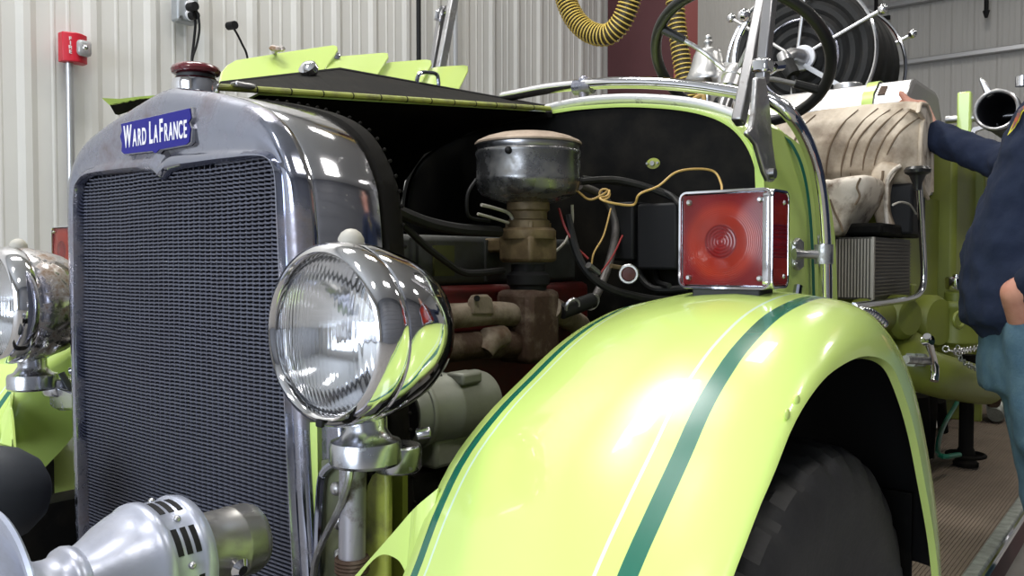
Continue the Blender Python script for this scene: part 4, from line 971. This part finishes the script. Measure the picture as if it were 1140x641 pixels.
# ---- hose reel
R1 = .335
rc = P(888, 66, y=3.05); ry0, ry1 = 3.05, 3.52
reel = pempty('hose_reel', T, (rc.x, 3.25, rc.z-.4))
for y, nm in ((ry0, 'front_ring'), (ry1, 'rear_ring')): MB().torus((rc.x, y, rc.z), (0, 1, 0), R1, .0085, 80, 8).build(nm, 'chrome', reel)
MB().torus((rc.x, ry0+.005, rc.z), (0, 1, 0), .175, .006, 60, 8).build('inner_ring', 'chrome_worn', reel)
for y, nm in ((ry0-.012, 1), (ry1+.012, -1)):
    for k in range(6):
        a = math.radians(23+60*k); d = V((math.cos(a), 0, math.sin(a))); c = V((rc.x, y, rc.z))
        s = MB().tube([c+d*.05, c+d*(R1+.045)], .0085, 8).build('spoke', 'alu', reel)
        MB().ball(c+d*(R1+.055), .021, 8).build('spoke_knob', 'chrome', reel)
hs = None
b = MB(); hr0 = .034
for j in range(7):
    for k in range(2 if j not in (0,) else 5):
        rr = R1-.048-k*.052; b.torus((rc.x, ry0+.042+j*.064, rc.z), (0, 1, 0), rr+(.008 if j % 2 else 0), hr0, 64, 10)
b.build('rubber_hose', 'hose_black', reel, label='black rubber hose coiled on the reel')
MB().cyl((rc.x, ry0+.03, rc.z), (rc.x, ry1-.02, rc.z), .12, 36).build('drum', 'dark_under', reel)
hb = P(893, 64, y=ry0-.03)
MB().lathe([(0, -.02), (.055, -.02), (.055, 0), (0, 0)], (hb.x, ry0-.01, hb.z), (0, 1, 0), 32).build('hub_disc', 'white_enamel', reel, bevel=.003)
sv = MB().tube([(hb.x, ry0-.03, hb.z), (hb.x-.015, ry0-.12, hb.z-.002), P(876, 64, y=ry0-.14)], [.035, .030, .032], 16).build('swivel_joint', 'alu', reel)
MB().tube([P(871, 60, y=ry0-.15), P(876, 74, y=ry0-.16)], [.026, .028], 14).build('elbow', 'steel', sv)
MB().tube([P(875, 70, y=ry0-.17), P(883, 84, y=ry0-.18)], [.034, .030], 16).build('coupling', 'hose_black', sv)
MB().tube([P(883, 84, y=ry0-.18), P(885, 104, y=ry0-.16)], [.012, .012], 10).build('drop_tube', 'hose_black', sv)
b = MB()
for s in (-1, 1): b.bar((rc.x+s*.30, ry0+.1, tzt-.10), (rc.x+s*.02, ry0+.06, rc.z-.02), .05, .03, up=(0, 1, 0))
b.build('reel_stand', 'alu', reel, bevel=.004)
MB().bar(P(896, 73, y=ry0-.03), P(938, 97, y=ry0-.03), .03, .02).build('brake_bar', 'alu', reel)
# ---- bell
bp_ = P(788, 91, y=1.98); bs = L(788, 70, y=1.98)
be_ = MB().lathe([(0, 5*bs), (23*bs, 0), (25*bs, 0), (25.5*bs, 1.5*bs), (22*bs, 8*bs), (18.5*bs, 18*bs), (16*bs, 28*bs), (13.5*bs, 34*bs), (8*bs, 37*bs), (3.5*bs, 38*bs), (3*bs, 40*bs), (5*bs, 42.5*bs), (5*bs, 44.5*bs), (3*bs, 46.5*bs), (4*bs, 48.5*bs), (3*bs, 51*bs), (0, 52.5*bs)], bp_, (0, 0, 1), 40).build('bell', mat('bell_nickel', (.50, .50, .50), 1, .34), T, smooth=50)
MB().cyl(bp_-V((0, 0, .40)), bp_+V((0, 0, .02)), .012, 12).build('bell_post', 'steel', be_)
MB().ball(bp_+V((.0, 0, -.002)), .016, 8).build('clapper', 'steel', be_)
MB().tube(spl(PY(1.9, (770, 112), (776, 108), (783, 106), (784, 116)), 5), .008, 8).build('bell_cord', 'wire_yellow', be_)
# curved lamp arm with ball end and its socket seen beside the bell
am = MB().tube(spl(PY(1.95, (817, 76), (818, 60), (821, 45), (826, 33), (831, 24), (833, 19)), 6), .010, 10).build('signal_arm', 'chrome', T)
MB().ball(P(828, 17, y=1.93), .022, 8).build('end_ball', 'chrome', am)
MB().tube([P(818, 72, y=1.94), P(810, 96, y=1.94)], [.035, .040], 18).build('arm_socket', 'alu', am)
MB().tube([P(810, 96, y=1.94), P(806, 122, y=1.94)], [.022, .03], 12).build('socket_foot', 'pipe_beige', am)

# ---- body behind the seat
yb_ = 3.0
def body_panel(name, u0, v0, u1, v1, y, dy, m='lime_shaded', par=None, bev=.006):
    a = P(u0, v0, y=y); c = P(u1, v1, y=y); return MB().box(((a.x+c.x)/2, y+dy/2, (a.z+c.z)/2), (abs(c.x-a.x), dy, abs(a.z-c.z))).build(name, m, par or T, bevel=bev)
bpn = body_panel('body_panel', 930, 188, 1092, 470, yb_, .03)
body_panel('body_post', 1053, 140, 1063, 420, yb_-.04, .04, 'lime_shaded', bpn)
for v in (250, 264, 278, 292, 306): MB().ball(P(1049, v, y=yb_-.003), .008, 6, (1, .6, 1)).build('panel_bolt', 'lime_shaded', bpn)
MB().box((P(1018, 300, y=2.2).x-.04, 2.5, .95), (.03, .9, .7)).build('side_plate', 'lime_shaded', T)
# ladder rail with lime strap, and the suction hose in its bracket
ra, rb_ = P(1053, 133.5, y=2.75), P(1096, 132, y=2.75)
lr = MB().cyl(ra, rb_+V((.2, 0, 0)), .014, 12).build('side_rail', 'alu', T)
MB().box(P(1074, 129, y=2.73), (.045, .04, .17)).build('lime_strap', 'lime', lr, bevel=.006)
b = MB(); fr_ = [P(u, v, y=2.70) for u, v in ((1080, 148), (1083, 142), (1095, 139), (1110, 136), (1110, 139.5), (1096, 142.5), (1086, 146), (1083, 156), (1079, 156))]; b.prism(fr_, (0, .03, 0)); b.build('rail_bracket', 'white_enamel', lr)
sc1 = P(1109, 122, y=2.35); sh_ = L(1107, 121, y=2.35, px=.74)
sh2 = MB().lathe([(25.5*sh_, .02), (25.5*sh_, .004), (27*sh_, 0), (29.5*sh_, 0), (31*sh_, .006), (31*sh_, .05), (29*sh_, .06), (29*sh_, 2.6)], sc1, (0, 1, 0), 44).build('suction_hose', 'gray_rubber', T, smooth=40, label='thick dark suction hose with an open metal end')
MB().lathe([(25.5*sh_, .01), (24*sh_, .6), (0, .62)], sc1, (0, 1, 0), 36).build('bore', 'core_dark', sh2)
MB().torus(sc1+V((0, .002, 0)), (0, 1, 0), 28.5*sh_, .006, 44, 8).build('end_ring', 'steel', sh2)
tri = [P(u, v, y=2.36) for u, v in ((1098, 109), (1092, 95), (1089.5, 89), (1091.5, 86), (1095, 88), (1100, 95), (1107, 104))]
MB().prism(tri, (0, .03, 0)).build('latch_lever', 'steel', sh2, bevel=.004)
p = P(1138, 96, y=2.36); MB().cyl(p, p+V((0, 0, .03)), .02, 12).build('latch_pin', 'chrome', sh2)

# ---- pump and pipes at the side
Xp = .74
pv = lambda u, v, x=Xp: P(u, v, x=x)
pc = pv(1064, 355); ps = L(1064, 355, x=Xp)
zz = lambda v: P(1064, v, x=Xp).z
pump = MB().lathe([(r*ps, zz(v)) for r, v in [(0, 385), (18, 385), (20, 383), (25, 380), (25, 377), (23, 374), (23, 345), (24.5, 343), (24.5, 337), (23, 335), (0, 335)]], (pc.x, pc.y, 0), (0, 0, 1), 36).build('pump_valve', 'lime_shaded', T, smooth=40)
MB().lathe([(r*ps, zz(v)) for r, v in [(0, 337), (12, 337), (12, 326), (10, 324), (0, 324)]], (pc.x, pc.y, 0), (0, 0, 1), 24).build('neck', 'lime_shaded', pump)
MB().lathe([(r*ps, zz(v)) for r, v in [(0, 322.5), (10.5, 322.5), (11.5, 320), (11.5, 310), (9.5, 308), (4, 307.5), (4, 305.5), (0, 305.5)]], (pc.x, pc.y, 0), (0, 0, 1), 24).build('chrome_cap', 'chrome', pump, label='chrome cap')
MB().lathe([(0, -.02), (.07, -.02), (.082, 0), (.082, .05), (.06, .08), (0, .085)], pv(1040, 358, .70), (-.8, .3, 0), 28).build('side_flange', 'lime_shaded', pump)
MB().lathe([(0, 0), (.05, 0), (.05, .10), (.06, .11), (0, .11)], pv(1090, 358, .72), (1, .3, 0), 24).build('outlet_boss', 'lime_shaded', pump)
MB().torus(pv(1068, 356, .80), (1, -.5, 0), .022, .006, 16, 6).build('lug', 'lime_shaded', pump)
dp = MB().tube(spl([pv(1008, 392, .64), pv(1020, 408, .70), pv(1042, 417, .74), pv(1066, 423, .76), pv(1088, 428, .77), pv(1101, 429, .78)], 6), [.070]*3+[.064]*28, 24).build('discharge_pipe', 'lime_shaded', T)
MB().lathe([(0, 0), (.068, 0), (.071, .008), (.071, .024), (.068, .03), (0, .03)], pv(1100, 430, .78), (1, .35, 0), 30).build('pipe_flange', 'rust', dp)
MB().lathe([(0, 0), (.035, 0), (.045, .02), (.04, .06), (0, .07)], pv(1106, 428, .80), (1, .3, 0), 24).build('drain_cap', 'chrome', dp)
b = MB(); b.tube(PX(.70, (1118, 425), (1112, 452), (1108, 462)), [.06, .05, .03], 16); b.build('drain_valve', 'edge_metal', dp)
bk3 = MB(); bk3.box((.55, 1.95, .78), (.05, .5, .36)); bk3.build('pump_frame', 'lime_shaded', T, bevel=.01)
MB().box(pv(1009, 400, .58), (.05, .05, .50)).build('pump_post', 'lime_shaded', T, bevel=.006)
el = MB().lathe([(0, 0), (.06, 0), (.065, .01), (.065, .05), (.05, .07), (0, .075)], pv(990, 352, .62), (.9, -.4, 0), 28).build('pipe_elbow', 'lime_shaded', T)
MB().tube([pv(960, 352, .60), pv(995, 352, .62)], .05, 18).build('elbow_pipe', 'lime_shaded', el)
cock = MB(); cock.tube([pv(1008, 400, 0.79), pv(1038, 402, 0.81)], .010, 12); ck2 = cock.build('petcock', 'steel', T)
for u, s_ in ((1015, 7), (1025, 7.5)):
    d = (pv(1038, 402, 0.81)-pv(1008, 400, 0.79)).normalized(); c = pv(u, 400.5, .73); MB().tube([c-d*.010, c+d*.010], .020, 6).build('hex_nut', 'edge_metal', ck2, smooth=20)
MB().lathe([(0, -.010), (.012, -.010), (.009, 0), (.012, .010), (0, .010)], pv(1033, 379, 0.82), (.9, -.4, .2), 18).build('end_ball', 'chrome', ck2)
b = MB(); b.tube(spl([pv(1032, 374, 0.82), pv(1036, 388, 0.82), pv(1040, 402, 0.82), pv(1041, 415, 0.82), pv(1040, 424, 0.82)], 5), [.009]*6+[.008]*6+[.010]*9, 12); b.build('lever', 'chrome', ck2)
def chain(name, pts, lk, r, m):
    q = spl(pts, 10); b = MB(); acc = lk; k = 0
    for i in range(1, len(q)):
        acc += (q[i]-q[i-1]).length
        if acc >= lk:
            acc = 0; k += 1
            t = (q[i]-q[i-1]).normalized(); sd = t.cross(V((0, 0, 1))).normalized(); b.torus(q[i], sd if k % 2 else t.cross(sd), lk*.55, r, 12, 6)
    return b.build(name, m, T)
chain('cap_chain', [pv(1052, 388, 0.81), pv(1062, 391, 0.83), pv(1075, 390, 0.83), (pv(1094, 386, 0.83))], .014, .0019, 'steel')
chain('cap_chain', [pv(1066, 386, 0.81), pv(1070, 400, 0.82), pv(1084, 409, 0.83), pv(1090, 410, 0.83)], .014, .0019, 'edge_metal')
b = MB()
for i in range(9):
    t = i/8; b.ball(P(960+24*t, 346+14*t*t, x=.78), .010, 6)
b.build('bead_chain', 'chrome', T)
for a_, c_, r in (((1036, 440), (1030, 520), .025), ((1024, 440), (1026, 500), .03), ((1047, 446), (1050, 480), .018)):
    MB().cyl(P(*a_, x=.62), P(*c_, x=.62), r, 12).build('drain_pipe', 'dark_under', T)
MB().tube(spl([P(1090, 400, x=.60), P(1070, 440, x=.62), P(1050, 475, x=.66), P(1044, 500, x=.70), P(1050, 508, x=.74), P(1068, 506, x=.76)], 6), .008, 8).build('drain_hose', 'line_green', T)

# ---- running board with a screw stand on it
zr = .42
rbx = .965
rbd = pempty('running_board', T, (.76, 2.2, zr))
MB().box((.745, 2.35, zr-.0198), (.43, 3.0, .03)).build('board', 'mat_brown', rbd)
b = MB(); x = .54
while x < .945: b.box((x, 2.35, zr-.005), (.0046, 2.98, .004)); x += .0084
b.build('ribbed_mat', 'mat_brown', rbd, smooth=0)
MB().box((.957, 2.35, zr-.012), (.030, 3.0, .03)).build('edge_strip', 'edge_metal', rbd, bevel=.004)
MB().tube([(.978, .86, zr-.006), (.978, 3.85, zr-.006)], .008, 10).build('chrome_bead', 'chrome', rbd)
MB().box((.976, 2.35, zr-.045), (.006, 3.0, .07)).build('skirt', 'maroon', rbd)
def ZB(u, v): return P(u, v, z=zr)
st = ZB(1075, 518); js = L(1075, 500, x=st.x)
stand = pempty('screw_stand', T, tuple(st))
MB().lathe([(0, 0), (13*js, 0), (13*js, .012), (10*js, .02), (9*js, .05), (7.5*js, .06), (7.5*js, .30), (9*js, .31), (9*js, .36), (0, .36)], st, (0, 0, 1), 24).build('stem', 'dark_under', stand)
MB().torus(st+V((0, 0, .035)), (0, 0, 1), 19*js, 2.2*js, 32, 8).build('hand_ring', 'dark_under', stand)
b = MB()
for k in range(3): a = k*2.1; b.tube([st+V((math.cos(a), math.sin(a), 0))*8*js+V((0, 0, .035)), st+V((math.cos(a), math.sin(a), 0))*19*js+V((0, 0, .035))], 1.6*js, 8)
b.build('ring_spoke', 'dark_under', stand)
# rear deck and closed far side so the truck stands complete from other sides
MB().box((0, 3.6, 1.05), (1.3, 1.9, .9)).build('rear_body', 'lime_shaded', T, bevel=.02)
MB().box((-.30, 1.9, .95), (.55, .5, .5)).build('seat_base', 'lime_shaded', T, bevel=.01)
for s in (1, -1):
    for yy in (1.20, 3.0): MB().box((s*.60, yy, .37), (.55, .05, .05)).build('board_bracket', 'black_paint', T)
# ================================================================== THE MAN beside the truck
PO = V((1.12, 1.50, 0))
man = empty('person', 'man in navy long-sleeved shirt and jeans resting a hand on the seat', 'person', tuple(PO))
def remesh(o, vox, sm=6, it=.5):
    q = o.modifiers.new('remesh', 'REMESH'); q.mode = 'VOXEL'; q.voxel_size = vox; q.use_smooth_shade = True
    if sm: q = o.modifiers.new('smooth', 'SMOOTH'); q.factor = it; q.iterations = sm
def clouds(o, name, size, strength):
    t = bpy.data.textures.get(name) or bpy.data.textures.new(name, 'CLOUDS'); t.noise_scale = size; t.noise_depth = 2
    q = o.modifiers.new('folds', 'DISPLACE'); q.texture = t; q.strength = strength; q.mid_level = .5; q.texture_coords = 'GLOBAL'
def ell(c, a, bb, n=28, pw=2.3):
    out = []
    for k in range(n):
        t = 6.28318*k/n; cs, sn = math.cos(t), math.sin(t)
        out.append(V((c[0]+a*math.copysign(abs(cs)**(2/pw), cs), c[1]+bb*math.copysign(abs(sn)**(2/pw), sn), c[2])))
    return out
# arms: right (far) arm reaches the seat, left (near) hand is in the pocket
hw = P(1023, 123, y=2.17)
sR, eR, wR = V((1.10, 1.70, 1.40)), V((.90, 2.0, 1.35)), P(1037, 150, y=2.11)
sL, eL, wL = V((1.15, 1.27, 1.385)), V((1.24, 1.21, 1.13)), P(1131, 326, x=1.03)
def torso(b, g):
    secs = [(.90, 1.085, 1.49, .150, .185), (.95, 1.075, 1.49, .165, .195), (1.03, 1.065, 1.485, .175, .200), (1.12, 1.072, 1.485, .170, .200), (1.22, 1.090, 1.485, .158, .205), (1.32, 1.108, 1.485, .145, .215), (1.40, 1.122, 1.485, .125, .205), (1.445, 1.128, 1.485, .100, .165), (1.475, 1.130, 1.485, .070, .100)]
    b.loft([ell((x, y, z), a+g, c+g) for z, x, y, a, c in secs], True, True)
b = MB(); torso(b, -.012)
b.caps((1.15, 1.485, 1.45), (1.185, 1.485, 1.54), .060, .056)
hd = V((1.19, 1.485, 1.655))
b.ball(hd+V((.012, 0, .012)), .1, 16, (.98, .78, 1.16)); b.ball(hd+V((-.035, 0, -.055)), .066, 12, (.85, .88, .95))
b.caps(hd+V((-.098, 0, .008)), hd+V((-.118, 0, -.022)), .010, .014, 4, 10)
for s in (-1, 1):
    b.ball(hd+V((.012, .080*s, -.006)), .030, 8, (.6, .35, 1.1)); b.ball(hd+V((-.068, .036*s, .022)), .022, 8, (.7, 1.2, .5)); b.ball(hd+V((-.066, .034*s, -.03)), .026, 8)
b.ball(hd+V((-.085, 0, -.058)), .018, 8, (.7, 1.3, .6)); b.ball(hd+V((-.072, 0, -.098)), .024, 8)
for s, e, w in ((sR, eR, wR), (sL, eL, wL)):
    b.caps(s, e, .050, .042); b.caps(e, w, .042, .030)
# right hand on the top edge of the seat
pc_ = hw; wd_ = (pc_-wR).normalized()
b.caps(wR, pc_, .029, .034, 5, 14)
fd_ = V((-.93, .30, .02)).normalized(); sd_ = V((.20, .70, -.45)).normalized()
kn = pc_+wd_*.012
for k, (o, ln) in enumerate(((-.030, .072), (-.010, .082), (.011, .077), (.031, .060))):
    a = kn+sd_*o; c1 = a+fd_*ln*.50+V((0, 0, .006)); c2_ = c1+(fd_+V((0, .1, -.55))).normalized()*ln*.34; c3 = c2_+(fd_+V((0, .1, -1.2))).normalized()*ln*.26
    b.caps(pc_+sd_*o*.6, a, .014, .0112, 4, 10); b.caps(a, c1, .0112, .0098, 4, 10); b.caps(c1, c2_, .0098, .0088, 4, 10); b.caps(c2_, c3, .0088, .0078, 4, 10)
t1, t2, t3 = P(1018, 119, y=2.14), P(1009, 111, y=2.14), P(1003, 103.5, y=2.14)
b.caps(pc_+V((.012, -.01, -.006)), t1, .020, .016, 4, 10); b.caps(t1, t2, .0155, .0125, 4, 10); b.caps(t2, t3, .0125, .0095, 4, 10)
# left hand in the pocket: knuckles, four fingers and the thumb
hp = wL+V((.012, .058, -.072)); b.caps(wL, hp, .030, .032, 5, 14)
for k, o in enumerate((-.018, -.004, .012, .026)):
    a = hp+V((-.005, o, -.02)); b.caps(a, a+V((-.010, o*.2, -.05)), .011, .0098, 4, 10); b.caps(a+V((-.010, o*.2, -.05)), a+V((-.004, o*.2, -.085)), .0098, .008, 4, 10)
b.caps(hp+V((0, .0, .02)), hp+V((-.02, .01, -.03)), .013, .009, 4, 10)
for s in (-1, 1):
    b.caps((1.09, 1.485+.09*s, .88), (1.125, 1.485+.10*s, .48), .078, .055); b.caps((1.125, 1.485+.10*s, .48), (1.125, 1.485+.105*s, .09), .052, .035); b.caps((1.12, 1.485+.105*s, .055), (.96, 1.485+.12*s, .035), .04, .033)
body = b.build('body', 'skin', man, smooth=0); remesh(body, .0055, 5)
# shirt
b = MB(); torso(b, .002)
b.v = b.v
hem = [ell((1.072+dx, 1.487, z), a, c) for z, dx, a, c in ((.938, 0, .178, .208), (.96, 0, .180, .208), (1.02, -.005, .182, .208))]
for ring in hem:
    for p in ring:
        p.z += .065*max(0, min(1, (p.x-.95)/.18))*max(0, min(1, (1.50-p.y)/.2)); 
b.loft(hem, True, True)
b.caps(sR, eR, .068, .058); b.caps(eR, wR+(eR-wR)*.10, .058, .046); b.caps(sR+V((.02, -.1, .02)), sR, .08, .07)
b.caps(sL, eL, .070, .060); b.caps(eL, wL+(eL-wL)*.16, .060, .043); b.caps(sL+V((0, .1, .02)), sL, .08, .072)
shirt = b.build('shirt', 'navy', man, smooth=0); remesh(shirt, .010, 8); clouds(shirt, 'folds_small', .055, .022); clouds(shirt, 'folds_large', .16, .022)
MB().torus((1.150, 1.485, 1.49), (-.25, 0, 1), .066, .013, 32, 8).build('collar', 'navy', man)
c_ = wR+(eR-wR)*.12
# chest patch lying on the shirt
px_ = [(1139, 95), (1131, 102), (1120, 112), (1110, 124), (1101, 138), (1104, 141.5), (1112, 139), (1122, 132), (1131, 121), (1140, 109)]
def pat(sc, off, nm, m):
    c = V((sum(p[0] for p in px_)/10, sum(p[1] for p in px_)/10, 0)); vs = []
    q = [P(c.x+(u-c.x)*sc, c.y+(v-c.y)*sc, y=1.30) for u, v in px_]
    b = MB(); n = len(q); cc = sum(q, V())/n; rings = [[cc.lerp(p, t) for p in q] for t in (.05, .25, .45, .65, .85, 1)]; b.loft(rings)
    o = b.build(nm, m, man, smooth=0); w = o.modifiers.new('wrap', 'SHRINKWRAP'); w.target = shirt; w.wrap_method = 'NEAREST_SURFACEPOINT'; w.wrap_mode = 'ABOVE_SURFACE'; w.offset = off
    return o
pat(1.06, .004, 'patch_border', 'patch_yellow'); pat(.86, .0065, 'patch', 'patch_orange')
# jeans
b = MB()
b.loft([ell((1.085, 1.487, z), a, c) for z, a, c in ((.80, .155, .195), (.90, .158, .192), (1.0, .152, .186))], True, True)
for s in (-1, 1):
    b.caps((1.085, 1.485+.095*s, .84), (1.125, 1.485+.105*s, .48), .104, .080); b.caps((1.125, 1.485+.105*s, .48), (1.125, 1.485+.11*s, .12), .076, .064); b.caps((1.125, 1.485+.11*s, .12), (1.125, 1.485+.11*s, .07), .064, .066)
b.caps(wL+V((.022, .055, -.085)), wL+V((.045, .06, -.30)), .052, .052)
jeans = b.build('jeans', 'denim', man, smooth=0); remesh(jeans, .010, 6); clouds(jeans, 'folds_small', .055, .010); clouds(jeans, 'folds_large', .16, .014)
pk = [P(u, v, x=.985) for u, v in ((1118, 347), (1125, 341), (1133, 339), (1143, 340))]
bt = MB().tube(spl([p for p in pk], 5), .0045, 8).build('pocket_hem', 'denim', man); w = bt.modifiers.new('wrap', 'SHRINKWRAP'); w.target = jeans; w.offset = .002; w.wrap_mode = 'ABOVE_SURFACE'
for s in (-1, 1):
    b = MB().caps((1.13, 1.485+.11*s, .055), (.95, 1.485+.125*s, .045), .052, .044); b.caps((1.13, 1.485+.11*s, .11), (1.13, 1.485+.11*s, .055), .052, .052)
    b.v = [V((p.x, p.y, max(p.z, .004))) for p in b.v]; o = b.build('shoe', 'shoe', man, smooth=60)
b = MB().ball(hd+V((.022, 0, .028)), .104, 16, (.98, .82, 1.12)); b.v = [p for p in b.v]
hair = b.build('hair', 'hair', man)
bm = bmesh.new(); bm.from_mesh(hair.data); off = wl(man)
bmesh.ops.delete(bm, geom=[v for v in bm.verts if (v.co+off-hd).x < -.045 and (v.co+off-hd).z < .075 or (v.co+off-hd).z < -.02 and (v.co+off-hd).x < .03 or (v.co+off-hd).z < -.06], context='VERTS'); bm.to_mesh(hair.data); bm.free()
for s in (-1, 1):
    e = MB().ball(hd+V((-.0745, .034*s, .004)), .0125, 8).build('eye', 'eye_white', man); MB().ball(hd+V((-.0835, .034*s, .004)), .0052, 6).build('iris', 'hair', e)
    MB().tube(spl([hd+V((-.083, .018*s, .024)), hd+V((-.088, .036*s, .030)), hd+V((-.076, .054*s, .023))], 4), .004, 6).build('eyebrow', 'hair', man)
MB().caps(hd+V((-.097, -.022, -.058)), hd+V((-.097, .022, -.058)), .006, .006, 4, 8).build('lips', 'lip', man)
# ================================================================== LIGHT
wd = bpy.data.worlds.new('world'); S.world = wd; wd.use_nodes = True
bg = wd.node_tree.nodes['Background']; bg.inputs[0].default_value = (.72, .84, 1, 1); bg.inputs[1].default_value = 2.5
def area(name, loc, aim, sx, sy, power, col):
    l = bpy.data.lights.new(name, 'AREA'); l.shape = 'RECTANGLE'; l.size = sx; l.size_y = sy; l.energy = power; l.color = col
    o = bpy.data.objects.new(name, l); COL.objects.link(o); o.location = loc
    o.rotation_euler = (V(aim)-V(loc)).to_track_quat('-Z', 'Y').to_euler(); return o
area('door_daylight', ((DX0+DX1)/2, YF+.05, DZ/2+.1), ((DX0+DX1)/2, 0, 1.6), DX1-DX0-.1, DZ-.3, 460, (.82, .90, 1))
area('high_bay_lamp', (-1.5, .6, H-.2), (-1.5, .6, 0), .55, 2.2, 200, (1, .985, .95))
for x, y, p in ((3.4, -2.6, 110), (.2, -3.0, 90), (3.6, 3.0, 90), (-.6, 3.6, 60), (3.4, 8.5, 70), (-.6, 9.5, 60)):
    area('ceiling_lamp', (x, y, H-.15), (x, y, 0), .5, 1.6, p, (1, .96, .90))
vs = S.view_settings; S.display_settings.display_device = 'sRGB'
vs.view_transform = 'Standard'; vs.look = 'None'; vs.gamma = 1; vs.use_curve_mapping = False; vs.exposure = 0
S.cycles.use_denoising = True; S.cycles.max_bounces = 8; S.cycles.caustics_reflective = False; S.cycles.caustics_refractive = False
S.cycles.sample_clamp_indirect = 6
